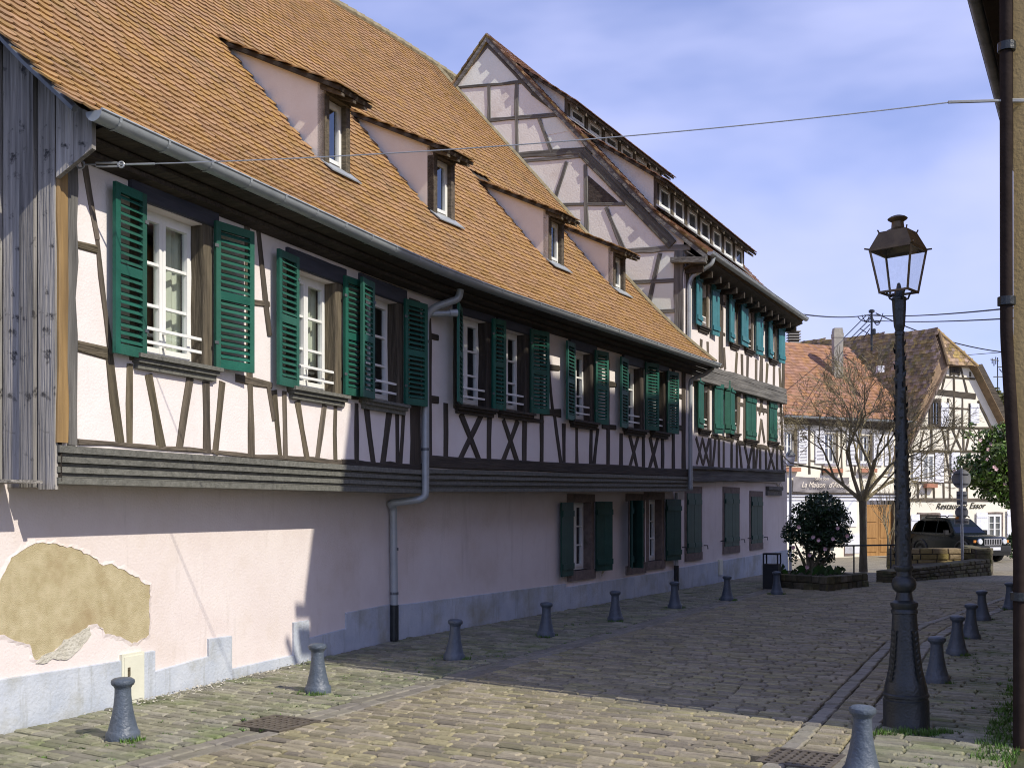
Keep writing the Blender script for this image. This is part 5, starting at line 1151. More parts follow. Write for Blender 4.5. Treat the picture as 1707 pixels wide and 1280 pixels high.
for (xa, xb, y0, y1) in ((1330, 1345, 714, 772), (1358, 1373, 718, 773), (1411, 1430, 722, 775), (1455, 1470, 724, 776), (1474, 1488, 726, 776)):
    a, c, z0, z1 = cw(DP, xa, xb, y0, y1); louvre(shop, DP, a, c - a, z0, z1, 2, 1, M_LILAC, .03, 21, False)
for (xa, y0, xb, y1, w) in ((1348.5, 700, 1349, 790, 4), (1327, 705, 1327, 775, 3), (1402, 712, 1403, 792, 3), (1371, 775, 1371, 792, 3), (1310, 700, 1490, 716, 6), (1350, 768, 1358, 768.5, 3), (1425, 776, 1425, 792, 3), (1455, 776, 1455, 795, 3), (1452, 722, 1452, 780, 4)): tb(DP, xa, y0, xb, y1, w, M_WOOD)
z = DP.at(1400, 823)[1]
b = MB(); lbox(DP, b, D0, D1, z - .12, z - .04, 0, .16); lbox(DP, b, D0, D1, z - .28, z - .16, 0, .08); b.build('shop_cornice', M_LILAC, shop)
b = MB(); lbox(DP, b, D0, D1, z - .02, z + .05, 0, .22); b.build('cornice_board', M_WOODD, shop)
for (xa, xb, y0, y1) in ((1311, 1341, 832, 880), (1394, 1427, 832, 878), (1408, 1432, 890, 922), (1436, 1441, 890, 925)):
    a, c, z0, z1 = cw(DP, xa, xb, y0, y1); b = MB(); lbox(DP, b, a, c, z0, z1, 0, .03); b.build('shop_panel', M_LILAC, shop)
for (xa, xb, y0, y1) in ((1345, 1390, 838, 918),):
    a, c, z0, z1 = cw(DP, xa, xb, y0, y1); b = MB(); lbox(DP, b, a, c, z0, z1, 0, .02); b.build('shop_window', M_GLASS, shop); b = MB(); lbox(DP, b, a, c, z0, z1, 0.002, .008); b.build('window_backing', M_ROOM, shop)
a, c, z0, z1 = cw(DP, 1407, 1424, 908, 926); b = MB(); lbox(DP, b, a, c, z0, z1, 0, .03); b.build('cellar_vent', M_STONE, shop)
a, c = DP.at(1444, 900)[0], DP.at(1489, 900)[0]; z1 = DP.at(1466, 842)[1]; zt = DP.at(1466, 832)[1]; m_ = (a + c) / 2
for u, v in ((a, m_ - .012), (m_ + .012, c)):
    b = MB(); lbox(DP, b, u, v, -.48, z1 - .05, -.16, -.10); dr = b.build('door', M_DOOR, shop)
    for y0, y1 in ((-.3, .25), (.35, 1.0), (1.08, z1 - .15)): b = MB(); lbox(DP, b, u + .1, v - .1, y0, y1, -.0995, -.075); b.build('door_panel', M_DOOR, dr)
b = MB(); lbox(DP, b, a, c, z1 - .05, z1 + .03, -.16, -.08); b.build('door_head', M_DOOR, shop)
for i in range(4): b = MB(); st = (c - a) / 4; lbox(DP, b, a + i * st + .03, a + (i + 1) * st - .03, z1 + .03, zt, -.15, -.13); b.build('transom_pane', M_GLASS, shop)
b = MB(); lbox(DP, b, a, c, z1, zt, -.3, -.2); b.build('transom_lining', M_ROOM, shop)
b = MB(); lbox(DP, b, a - .12, a, -.5, zt + .1, -.1, .04); lbox(DP, b, c, c + .12, -.5, zt + .1, -.1, .04); b.build('door_surround', M_WOOD, shop)
zG = DP.at(1400, 700)[1]
def droof(s, w): return DP.pt(s, zG + .05 + w * .93, -w + .35)
DW = 4.2
sheet(shop, 'roof_slope', M_TILER, [droof(D0, 0), droof(D1, 0), droof(D1, DW), droof(D0, DW)], thick=.1)
exD = V(DP.d.x, DP.d.y, 0); upD = (droof(0, 1) - droof(0, 0)).normalized()
lay_tiles(shop, flat_surf(droof(D0, 0) + V(0, 0, .02), exD, upD), 0, D1 - D0, 0, DW * 1.36, .22, .24, M_TILER, rounded=False)
gutter(shop, [DP.pt(D0 + (D1 - D0) * i / 10, zG + .03, .42) for i in range(11)], .08, M_ZINC, brk=.9)
sheet(shop, 'soffit', M_WOODD, [DP.pt(D0, zG - .05, .33), DP.pt(D1, zG - .05, .33), DP.pt(D1, zG - .25, 0), DP.pt(D0, zG - .25, 0)], thick=.04)
for s in (D0, D1): sheet(shop, 'end_wall', M_CREAM, [DP.pt(s, -.6), DP.pt(s, zG + .3), DP.pt(s, zG + DW * .93, -DW + .35), DP.pt(s, -.6, -DW + .35)])
sheet(shop, 'roof_slope', M_TILER, [droof(D0, DW), droof(D1, DW), DP.pt(D1, zG, -DW - 3), DP.pt(D0, zG, -DW - 3)], thick=.1)
# banner
a, zt_ = DP.at(1318, 794); c, zb_ = DP.at(1412, 820)
bn = thing('banner', 'grey cloth banner with pale script lettering hung over the shop front', 'banner', tuple(DP.pt(a, zb_, .1)))
b = MB(); n, m_ = 40, 10
def bo(u, v): return .15 + .045 * math.sin(u * 9 + v * 4) * (.4 + .6 * math.sin(math.pi * u)) + .025 * math.sin(u * 23 - v * 7)
for j in range(m_ + 1):
    for i in range(n + 1):
        u, v = i / n, j / m_; sag = -.06 * math.sin(math.pi * u) * (1 - abs(2 * v - 1) * .3); b.v.append(tuple(DP.pt(a + (c - a) * u, zb_ + (zt_ - zb_) * v + sag, bo(u, v))))
for j in range(m_):
    for i in range(n): b.f.append((j * (n + 1) + i, j * (n + 1) + i + 1, (j + 1) * (n + 1) + i + 1, (j + 1) * (n + 1) + i)); b.r.append(.5)
b.build('cloth', M_BANNER, bn, smooth=True)
def text(parent, body, pl, s, z, out, size, m, shear=.35, ext=.004, spacing=1.0):
    cu = bpy.data.curves.new('lettering', 'FONT'); cu.body = body; cu.size = size; cu.shear = shear; cu.extrude = ext; cu.space_character = spacing; cu.materials.append(m)
    to = bpy.data.objects.new('t', cu); me = bpy.data.meshes.new_from_object(to); bpy.data.objects.remove(to); o = bpy.data.objects.new('lettering', me); p = pl.pt(s, z, out)
    M = Matrix(((pl.d.x, 0, pl.n.x, p.x), (pl.d.y, 0, pl.n.y, p.y), (0, 1, 0, p.z), (0, 0, 0, 1))); link(o, parent, M); return o
W_ = c - a
text(bn, 'La Maison', DP, a + W_ * .12, zb_ + .20, .235, .33, M_LETTER, .4); text(bn, "d'Amour", DP, a + W_ * .60, zb_ + .20, .235, .33, M_LETTER, .4)
text(bn, 'Salon Soin', DP, a + W_ * .36, zb_ + .52, .215, .19, M_LETTER, .3)
# ---------------------------------------------------------------- restaurant house with half-hipped gable
rest = thing('restaurant_house', 'cream half-timbered restaurant house with a half-hipped gable and brown tiled roof', 'house', (20, 49, -.5))
house_cur[0] = rest
EP = Plane((17.8, 49.6), (.93, .30))
def ez(px, py): return EP.at(px, py)
eL, eR = ez(1503, 850)[0], ez(1698, 850)[0]
hipL, hipR = ez(1573, 610), ez(1622, 612); rkL = ez(1503, 765); rkR = ez(1696, 770)
HZ = (hipL[1] + hipR[1]) / 2
WE = [cw(EP, 1551, 1565, 668, 711), cw(EP, 1536, 1556, 757, 803), cw(EP, 1586, 1597, 613, 624), cw(EP, 1532, 1563, 858, 912), cw(EP, 1645, 1668, 857, 897)]
b = MB(); out_ = [(eL, -.6), (eR, -.6), (eR, rkR[1]), hipR, hipL, (eL, rkL[1])]
b.add([EP.pt(s, z) for s, z in out_], [tuple(range(6))], .5); b.build('gable_wall', M_CREAM, rest)
for i, (a, c, z0, z1) in enumerate(WE):
    b = MB(); lbox(EP, b, a, c, z0, z1, 0, .004); b.build('window_lining', M_ROOM, rest)
    window(rest, EP, a, c, z0, z1, rec=-.055, rows=3 if i > 2 else 2, leaves=2, m=M_WOODD if i in (0, 2, 3) else M_WHITE, fw=.05, room=False)
    for s in (a - .05, c + .05): beam(rest, EP, (s, z0 - .05), (s, z1 + .05), .1, .065, .02, M_STONE if i > 2 else M_WOOD, 'jamb')
    beam(rest, EP, (a - .1, z1 + .05), (c + .1, z1 + .05), .1, .065, .02, M_STONE if i > 2 else M_WOOD, 'lintel')
for (xa, xb, y0, y1) in ((1567, 1580, 672, 711), (1616, 1630, 673, 706), (1520, 1533, 755, 802), (1557, 1571, 755, 804), (1584, 1598, 754, 797), (1517, 1531, 857, 914), (1566, 1586, 856, 905), (1626, 1644, 854, 897), (1677, 1695, 850, 897)):
    a, c, z0, z1 = cw(EP, xa, xb, y0, y1); plank_shutter(rest, EP, a, c - a, z0, z1, 1, 1, M_LILAC, .06, 3)
for t in ((1575, 613, 1515, 745, 5), (1572, 628, 1625, 632, 3.5), (1578, 613, 1569, 652, 3), (1590, 625, 1590, 722, 3), (1601, 612, 1612, 656, 3), (1617, 628, 1617, 620, 3), (1530, 712, 1660, 714, 4), (1552, 652, 1626, 661, 10), (1580, 664, 1580, 712, 2.5), (1604, 660, 1604, 712, 2.5), (1616, 672, 1616, 712, 3), (1579, 679, 1616, 682, 2.5),
          (1630, 668, 1656, 722, 4), (1552, 712, 1553, 750, 3), (1570, 713, 1577, 748, 3), (1580, 713, 1581, 750, 3), (1587, 715, 1602, 750, 3), (1600, 715, 1586, 750, 3), (1606, 714, 1606, 750, 3), (1617, 715, 1610, 750, 3), (1632, 714, 1633, 752, 3), (1515, 753, 1690, 752, 5), (1572, 754, 1573, 832, 3), (1577, 756, 1584, 800, 3), (1572, 782, 1582, 782, 2.5), (1583, 800, 1583, 832, 3),
          (1510, 833, 1690, 833, 6), (1530, 805, 1530, 832, 3), (1543, 806, 1543, 832, 3), (1556, 806, 1557, 832, 3), (1525, 805, 1600, 803, 3), (1540, 718, 1532, 750, 3), (1600, 756, 1600, 832, 3), (1612, 756, 1612, 832, 3), (1660, 720, 1672, 750, 4), (1648, 716, 1648, 752, 3), (1668, 756, 1668, 832, 3), (1640, 756, 1640, 832, 3)): tb(EP, *t, M_WOOD, .03)
b = MB(); a, c = ez(1538, 800)[0], ez(1556, 800)[0]; lbox(EP, b, a, c, ez(1547, 813)[1], ez(1547, 806)[1], .05, .3); b.build('flower_box', M_FLOWERB, rest)
s_, z_ = ez(1559, 848); text(rest, 'Restaurant', EP, s_, z_, .03, .40, M_LETTERB, .45, .01); s_, z_ = ez(1615, 847); text(rest, 'Essor', EP, s_, z_, .03, .40, M_LETTERB, .45, .01)
ap = EP.pt((hipL[0] + hipR[0]) / 2, 0); rdir = V(-.55, .835, 0)
RZ = 9.72
R0 = spot(1565, 553, 50.6); R0 = V(R0.x, R0.y, R0.z); R1 = R0 + rdir * 9.5 + V(0, 0, .5)
fo = V(EP.n.x, EP.n.y, 0) * .3
kL = EP.pt(*hipL) + fo; kR = EP.pt(*hipR) + fo; eLb = EP.pt(eL - .25, rkL[1] - .25) + fo; eRb = EP.pt(eR + .3, rkR[1] - .3) + fo
eL2 = eLb + rdir * 9.5
for pts in ([R0, R1, eL2, eLb, kL], [R0, kL, kR], [R0, kR, eRb, eRb + rdir * 9.5, R1]): sheet(rest, 'roof_slope', M_TILED, pts, thick=.12)
# courses of tiles on the two slopes that show
def tri_tiles(poly, ex, o, tw, el, parent, m):
    n = (Vector(poly[1]) - Vector(poly[0])).cross(Vector(poly[2]) - Vector(poly[0])).normalized(); n = n if n.z > 0 else -n
    ex = (ex - n * ex.dot(n)).normalized(); up = n.cross(ex); up = up if up.z > 0 else -up
    q = [((Vector(p) - o).dot(ex), (Vector(p) - o).dot(up)) for p in poly]; c = len(q)
    def inside(x, y):
        r = False
        for i in range(c):
            (x1, y1), (x2, y2) = q[i], q[(i + 1) % c]
            if (y1 > y) != (y2 > y) and x < (x2 - x1) * (y - y1) / (y2 - y1) + x1: r = not r
        return r
    xs_ = [p[0] for p in q]; ys_ = [p[1] for p in q]
    lay_tiles(parent, lambda s, t: (o + ex * s + up * t + n * .02, ex, up, n), min(xs_), max(xs_), min(ys_), max(ys_), tw, el, m, skip=lambda s, t: not inside(s, t + el * .4), rounded=False, jitter=.02)
tri_tiles([R0, R1, eL2, eLb, kL], -rdir, eLb,   .17, .18, rest, M_TILED); tri_tiles([R0, kL, kR], V(EP.d.x, EP.d.y, 0), kL,   .17, .18, rest, M_TILED)
b = MB(); b.tube([R0 + V(0, 0, .02), R1 + V(0, 0, .02)], .13, 8); b.tube([R0, kL], .09, 8); b.tube([R0, kR], .09, 8); b.build('ridge_tile', M_TILED, rest, kind='stuff')
b = MB(); b.hexa([eRb, kR, kR - fo * 1.2, eRb - fo * 1.2, eRb - V(0, 0, .01) + V(.28, 0, .18), kR + V(.22, 0, .12), kR - fo * 1.2 + V(.22, 0, .12), eRb - fo * 1.2 + V(.28, 0, .18)]); b.build('verge_board', M_WOOD, rest)
b = MB(); b.hexa([eLb - V(0, 0, .2), kL - V(0, 0, .2), kL - fo * .3 - V(0, 0, .2), eLb - fo * .3 - V(0, 0, .2), eLb, kL, kL - fo * .3, eLb - fo * .3]); b.build('verge_board', M_STONE, rest)
sheet(rest, 'side_wall', M_CREAM, [EP.pt(eL, -.6), EP.pt(eL, rkL[1]), EP.pt(eL, rkL[1]) + rdir * 9, EP.pt(eL, -.6) + rdir * 9])
def chimney(px, y0, y1, wpx, Y, name, cap, m):
    p = spot(px, y1, Y); t = spot(px, y0, Y); h = wpx * Y / FP / 2
    b = MB(); b.box(p.x - h, p.x + h, Y - h, Y + h, p.z - .8, t.z, .5); ch = b.build(name, m, rest)
    if cap == 0: b = MB(); b.box(p.x - h * 1.1, p.x + h * 1.1, Y - h * 1.1, Y + h * 1.1, t.z - .35, t.z - .15); b.box(p.x - h * .9, p.x + h * .9, Y - h * .9, Y + h * .9, t.z + .002, t.z + .10); b.build('chimney_cap', m, ch)
    else:
        for i in range(4): b = MB(); z = t.z + .1 + i * .14; b.box(p.x - h * 1.1, p.x + h * 1.1, Y - h * 1.1, Y + h * 1.1, z, z + .05); b.build('louvre_slab', m, ch)
        b = MB(); b.box(p.x - h * .8, p.x + h * .8, Y - h * .8, Y + h * .8, t.z, t.z + .55); b.build('flue', M_WOODD, ch)
M_CHIM = mat('chimney_render', (.30, .28, .24), (.42, .39, .33), 6, .9, .4, 25)
chimney(1396, 551, 602, 15, 51, 'chimney', 0, M_CHIM); chimney(1323, 571, 590, 18, 56, 'chimney', 1, M_CHIM)
b = MB(); p = spot(1466, 616, 49.6); b.box(p.x - .14, p.x + .14, p.y - .25, p.y + .1, p.z - .15, p.z + .15); b.build('roof_vent', M_LILAC, rest)
# utility mast, cables, aerials
um = thing('roof_mast', 'slim electricity mast with insulators and cable loops on the brown tiled roof', 'mast', tuple(spot(1453, 563, 52)))
mt = spot(1453, 517, 52); mb_ = spot(1453, 585, 52)
b = MB(); b.tube([mb_, mt], .055, 8); b.build('pole', M_IRON, um)
b = MB(); b.lathe([(.01, mt.z - .12), (.14, mt.z - .12), (.15, mt.z - .02), (.07, mt.z + .03), (.01, mt.z + .04)], 10, (mt.x, mt.y)); b.build('pole_cap', M_IRON, um)
for z_ in (-.25, -.55): b = MB(); b.tube([mt + V(-.35, 0, z_), mt + V(.35, 0, z_)], .03, 6); b.build('cross_arm', M_IRON, um)
b = MB(); q = spot(1457, 553, 51.9); b.lathe([(.01, q.z - .16), (.09, q.z - .12), (.09, q.z + .12), (.01, q.z + .16)], 8, (q.x, q.y)); b.build('junction_box', M_IRON, um)
def loop(p0, p1, sag, n=12): return [p0.lerp(p1, i / n) - V(0, 0, sag * 4 * (i / n) * (1 - i / n)) for i in range(n + 1)]
for (x0, y0, x1, y1, sg) in ((1430, 528, 1452, 527, .22), (1454, 527, 1472, 522, .5), (1437, 525, 1450, 524, .3), (1454, 530, 1470, 530, .25)):
    b = MB(); b.tube(loop(spot(x0, y0, 52), spot(x1, y1, 52), sg), .022, 5); b.build('cable_loop', M_CABLE, um)
for (x0, y0, x1, y1) in ((1444, 526, 1404, 566), (1452, 530, 1416, 566), (1450, 541, 1424, 565), (1450, 548, 1440, 563), (1434, 548, 1453, 560)):
    b = MB(); b.tube([spot(x0, y0, 52), spot(x1, y1, 52.5)], .022, 5); b.build('stay_cable', M_CABLE, um)
def cable(name, lab, p0, p1, sag, r, m=M_CABLE, n=24):
    b = MB(); b.tube(loop(p0, p1, sag, n), r, 6); o = b.build(name, m, None, smooth=True); tag(o, lab, 'cable'); return o
cable('overhead_cable', 'overhead cable from the tall house eave to the roof mast', C2.pt(SE + .1, 7.0, .3), spot(1452, 524, 52), .12, .022)
cable('overhead_cable', 'upper overhead cable from the mast rising towards the right edge', spot(1454, 526, 52), V(11.2, 22, 5.92), .12, .02)
cable('overhead_cable', 'lower overhead cable from the mast rising towards the right edge', spot(1455, 534, 52), V(11.2, 22, 5.66), .1, .018)
cable('overhead_cable', 'greenish cable sagging from the mast over the restaurant ridge to the right', spot(1460, 522, 52), spot(1760, 590, 56), .6, .028)
cable('overhead_cable', 'thin faint cable right of the restaurant roof, above the aerial', spot(1610, 592, 52), spot(1760, 580, 40), .0, .014)
p0 = UA.pt(-6.05, 4.44, .04); p1 = V(3.70, 7.87, 4.71)
b = MB(); b.tube(loop(p0 + V(.62, .01, .01), p1 - V(.5, 0, 0.012), .07, 40), .0045, 6, rnd=.5); wr = b.build('span_wire', M_STEEL, None, smooth=True); tag(wr, 'thin steel wire spanning the street from the corner post to the ochre house', 'wire')
b = MB(); d_ = V(1, .015, .01); 
def ring(b, c, r, ax): b.tube([c + V(math.cos(t) * r, 0, math.sin(t) * r) for t in [2 * math.pi * i / 12 for i in range(13)]], .008, 6, cap=False)
ring(b, p0 + V(.05, 0, 0), .03, 0); b.build('eye_bolt', M_STEEL, wr)
b = MB(); b.tube([p0 + V(.08, 0, 0), p0 + V(.17, 0, 0)], .007, 6); b.tube([p0 + V(.17, 0, .014), p0 + V(.34, .0, .014)], .008, 6); b.tube([p0 + V(.17, 0, -.014), p0 + V(.34, .0, -.014)], .008, 6); b.tube([p0 + V(.34, 0, 0), p0 + V(.63, .01, .01)], .008, 6); b.build('turnbuckle', M_STEEL, wr)
b = MB(); ring(b, p0 + V(.37, 0, .0), .022, 0); b.build('ring', M_STEEL, wr)
b = MB(); b.tube([p1 - V(.52, 0, .012), p1 - V(.12, 0, 0)], .011, 6); b.tube([p1 - V(.12, 0, 0), p1 + V(.03, 0, 0)], .016, 6); b.build('wall_anchor', M_STEEL, wr)
an = thing('aerial', 'television aerial on a thin mast against the sky at the right', 'aerial', tuple(spot(1663, 640, 60)))
b = MB(); b.tube([spot(1663, 596, 60), spot(1663, 680, 60)], .03, 6); b.build('mast', M_IRON, an)
for (x0, y0, x1, y1) in ((1651, 599, 1665, 601), (1657, 599, 1657, 610), (1660, 595, 1660, 607), (1654, 597, 1654, 606), (1656, 628, 1673, 628), (1664, 612, 1672, 611), (1666, 615, 1670, 620)):
    b = MB(); b.tube([spot(x0, y0, 60), spot(x1, y1, 60)], .028, 5); b.build('element', M_IRON, an)
# ---------------------------------------------------------------- small grey lamp post by the tall house corner
sp = V((1317.5 - 853.5) / FP * 30.5, 30.5, 0); kk = 30.5 / FP
sl_ = thing('lamp_post', 'slim grey lamp post with a white tapered lantern beside the tall house corner', 'lamp post', tuple(sp))
zt2 = HC + (845 - 776) * kk
b = MB(); b.tube([sp - V(0, 0, .1), sp + V(0, 0, zt2)], [.045, .035], 10); b.build('pole', M_STEEL, sl_, smooth=True)
def frus(b, z0, h0, z1, h1): b.add([sp + V(x * h0, y * h0, z0) for x, y in ((-1, -1), (1, -1), (1, 1), (-1, 1))] + [sp + V(x * h1, y * h1, z1) for x, y in ((-1, -1), (1, -1), (1, 1), (-1, 1))], [(3, 2, 1, 0), (4, 5, 6, 7), (0, 1, 5, 4), (1, 2, 6, 5), (2, 3, 7, 6), (3, 0, 4, 7)], .5)
b = MB(); frus(b, zt2, .075, zt2 + .27, .11); b.build('diffuser', M_LILAC, sl_)
b = MB(); frus(b, zt2 + .271, .135, zt2 + .285, .135); frus(b, zt2 + .286, .125, zt2 + .40, .06); frus(b, zt2 + .401, .045, zt2 + .45, .03); b.build('hood', M_ZINCD, sl_)
# ---------------------------------------------------------------- road signs seen from behind
sg = thing('road_sign', 'grey backs of round road signs and plates on a galvanised pole behind the low wall', 'road sign', (0, 0, 0)); Ys = 28.1; ks = Ys / FP
def sp2(px, py, dy=0): p = spot(px, py, Ys); return V(p.x, p.y + dy, p.z)
b = MB(); b.tube([sp2(1602, 780), sp2(1604.5, 940)], .034, 10); b.build('pole', M_STEEL, sg, smooth=True)
def disc(px, py, r, name):
    c = sp2(px, py, .06); n = 28; fr_ = [c + V(math.cos(t) * r, -.012, math.sin(t) * r) for t in [2 * math.pi * i / n for i in range(n)]]; bk = [p + V(0, .016, 0) for p in fr_]
    b = MB(); b.add(fr_ + bk, [tuple(range(n))[::-1], tuple(range(n, 2 * n))] + [(i, (i + 1) % n, n + (i + 1) % n, n + i) for i in range(n)], .5); o = b.build(name, M_SIGNB, sg)
    for dz in (.5, -.5): b = MB(); w = r * .75; b.box(c.x - w, c.x + w, c.y - .03, c.y - .0125, c.z + dz * r - .012, c.z + dz * r + .012); b.build('clamp_rail', M_ZINCD, o)
def plate(px, py, w, h, name='sign_plate'):
    c = sp2(px, py, .06); b = MB(); b.box(c.x - w / 2, c.x + w / 2, c.y - .01, c.y + .004, c.z - h / 2, c.z + h / 2, .5); o = b.build(name, M_SIGNB, sg); b = MB(); b.box(c.x - w * .45, c.x + w * .45, c.y - .03, c.y - .0105, c.z - .012, c.z + .012); b.build('clamp_rail', M_ZINCD, o)
disc(1604, 798, 16 * ks, 'round_sign'); plate(1605, 825, 18 * ks, 13 * ks); plate(1605, 837, 17 * ks, 8 * ks); disc(1604.5, 854, 11 * ks, 'round_sign'); plate(1605, 869, 24 * ks, 9 * ks)
b = MB(); c = sp2(1597, 863, .05); b.box(c.x - .05, c.x + .03, c.y - .03, c.y, c.z - .03, c.z + .03); b.build('warning_lamp', M_ORANGE, sg)
# ---------------------------------------------------------------- parked off-road car
car = thing('parked_car', 'dark green off-road car with round headlights parked behind the stone wall', 'car', (0, 0, 0))
def loft(secs, name, m, parent, smooth=True):
    b = MB(); n = len(secs[0]); vs = [p for s in secs for p in s]; fs = []
    for i in range(len(secs) - 1):
        for k in range(n): fs.append((i * n + k, i * n + (k + 1) % n, (i + 1) * n + (k + 1) % n, (i + 1) * n + k))
    fs.append(tuple(range(n))[::-1]); fs.append(tuple(range((len(secs) - 1) * n, len(secs) * n))); b.add(vs, fs, .5); return b.build(name, m, parent, smooth=smooth)
def sec(y, hw, z0, z1, hw2=None, r=.08, mid=None):              # cross-section at y (front is -y)
    hw2 = hw2 or hw; mid = mid or hw; return [(-hw, y, z0), (-mid, y, (z0 + z1) / 2), (-hw2, y, z1 - r), (-hw2 + r, y, z1), (hw2 - r, y, z1), (hw2, y, z1 - r), (mid, y, (z0 + z1) / 2), (hw, y, z0)]
body = loft([sec(-2.02, .74, .48, .95, .70), sec(-1.9, .86, .42, 1.02, .80), sec(-1.2, .90, .40, 1.08, .84), sec(-.72, .91, .40, 1.12, .86), sec(.3, .91, .40, 1.12, .88), sec(1.7, .91, .40, 1.12, .88), sec(2.1, .88, .45, 1.10, .84)], 'body', M_CAR, car)
loft([sec(-.75, .84, 1.08, 1.14, .82, .02), sec(-.12, .78, 1.08, 1.74, .60, .08, .69), sec(.4, .79, 1.08, 1.80, .62, .08, .70), sec(1.5, .79, 1.08, 1.79, .62, .08, .70), sec(2.06, .80, 1.08, 1.55, .66, .08, .73), sec(2.1, .82, 1.08, 1.15, .8, .02)], 'cabin', M_CAR, car)
b = MB(); b.quad((-.74, -.735, 1.17), (.74, -.735, 1.17), (.57, -.165, 1.68), (-.57, -.165, 1.68)); b.build('windscreen', M_CGLASS, car)
for s in (-1, 1):
    for (y0, y1, y2, y3) in ((-.5, .42, .42, -.05), (.50, 1.28, 1.28, .50), (1.36, 1.95, 1.75, 1.36)):
        b = MB(); x0, x1 = s * .790, s * .658; b.quad((x0, y0, 1.17), (x0, y1, 1.17), (x1, y2, 1.66), (x1, y3, 1.66)); b.build('side_window', M_CGLASS, car)
    b = MB(); b.box(s * .92 - .02, s * 1.06, -.50, -.36, 1.10, 1.28) if s > 0 else b.box(-1.06, -.90, -.50, -.36, 1.10, 1.28); b.build('mirror', M_CARP, car)
    b = MB(); b.tube([(s * .56, -.0, 1.80), (s * .57, .1, 1.87), (s * .57, 1.3, 1.87), (s * .56, 1.42, 1.79)], .025, 6); b.build('roof_rail', M_CARP, car)
    hl = MB(); n = 16
    def dsk(b, x, z, r, y, dy): b.add([(x + math.cos(2 * math.pi * i / n) * r, y, z + math.sin(2 * math.pi * i / n) * r) for i in range(n)] + [(x + math.cos(2 * math.pi * i / n) * r * .85, y - dy, z + math.sin(2 * math.pi * i / n) * r * .85) for i in range(n)], [tuple(range(n, 2 * n))[::-1]] + [(i, (i + 1) % n, n + (i + 1) % n, n + i) for i in range(n)], .5)
    dsk(hl, s * .60, .84, .135, -2.01, .02); h_ = hl.build('headlight', M_CHROME, car)
    hl = MB(); dsk(hl, s * .60, .84, .11, -2.031, .02); hl.build('headlight_lens', M_LAMPG, h_)
    hl = MB(); dsk(hl, s * .66, .50, .07, -2.10, .02); hl.build('fog_light', M_LAMPG, car)
    hl = MB(); hl.box(s * .80 - .05, s * .80 + .05, -1.97, -1.9, .80, .90); hl.build('indicator', M_ORANGE, car)
    for y in (-1.32, 1.32):
        w = MB(); pr = [(.20, -.11), (.34, -.11), (.36, -.08), (.36, .08), (.34, .11), (.20, .11)]; m = 20; vs = []; fs = []
        for r, x in pr:
            for k in range(m): t = 2 * math.pi * k / m; vs.append((s * .80 + x, y + r * math.cos(t), .36 + r * math.sin(t)))
        for i in range(5):
            for k in range(m): fs.append((i * m + k, i * m + (k + 1) % m, (i + 1) * m + (k + 1) % m, (i + 1) * m + k))
        w.add(vs, fs, .5); wh = w.build('wheel', M_RUBBER, car, smooth=True); w = MB(); w.add([(s * .80 + s * .07, y + .21 * math.cos(2 * math.pi * k / 12), .36 + .21 * math.sin(2 * math.pi * k / 12)) for k in range(12)], [tuple(range(12))], .5); w.build('rim', M_STEEL, wh)
        w = MB(); w.tube([(s * .915, y + .46 * math.cos(t), .38 + .46 * math.sin(t)) for t in [math.pi * i / 10 for i in range(11)]], .05, 6); w.build('wheel_arch', M_CARP, car)
b = MB(); b.box(-.42, .42, -2.055, -2.0, .70, .97); gr = b.build('grille', M_CHROME, car)
for i in range(7): b = MB(); x = -.36 + i * .12; b.box(x - .034, x + .034, -2.062, -2.0555, .73, .94); b.build('grille_slot', M_RUBBER, gr)
loft([sec(-2.16, .72, .44, .66, .72, .03), sec(-2.06, .90, .40, .68, .88, .03), sec(-1.85, .93, .40, .68, .91, .03)], 'bumper', M_CARP, car)
b = MB(); b.box(-.26, .26, -2.185, -2.165, .50, .62); b.build('number_plate', M_LILAC, car)
b = MB(); b.box(-.75, .75, -2.17, -2.05, .28, .43); b.build('skid_plate', M_RUBBER, car)
car.location = V((1652 - 853.5) / FP * 44.0 - .50, 46.0, dip(45)); car.rotation_euler.z = math.radians(17)
# ---------------------------------------------------------------- trees
def branch_tree(bt, bb, p, d, L_, r, depth, spread, up):
    n = 4; pts = [p]; dd = d.copy()
    for i in range(n):
        dd = (dd + V(R.gauss(0, .10), R.gauss(0, .10), R.gauss(0, .06) + up * .06)).normalized(); pts.append(pts[-1] + dd * L_ / n)
    bb.tube(pts, [r * (1 - .42 * i / n) for i in range(n + 1)], 7 if r > .03 else (5 if r > .008 else 3), cap=False)
    if depth == 0: return
    k = R.choice((2, 3, 3, 3)) if depth > 1 else R.choice((2, 3, 4))
    for i in range(k):
        a = R.uniform(0, 6.28); t = R.uniform(.45, 1.0) if i else 1.0; o = pts[min(n, int(t * n + .5))]
        ax = dd.orthogonal().normalized(); ax = Matrix.Rotation(a, 3, dd) @ ax; nd = (dd + ax * spread * R.uniform(.6, 1.2)).normalized()
        branch_tree(bt, bb, o, nd, L_ * R.uniform(.62, .82), max(r * .56, .006), depth - 1, spread, up)
R.seed(21)
tp = V((1439 - 853.5) / FP * 29.6, 29.6, -.03)
bare = thing('bare_tree', 'leafless spreading tree behind the railing, in front of the shop house', 'tree', tuple(tp))
b = MB(); pts = [tp, tp + V(.0, 0, .7), tp + V(-.02, 0, 1.5), tp + V(-.02, 0, 1.95)]; b.tube(pts, [.12, .095, .085, .10], 10); b.build('trunk', M_BARK, bare, smooth=True)
b = MB(); hub = pts[-1]
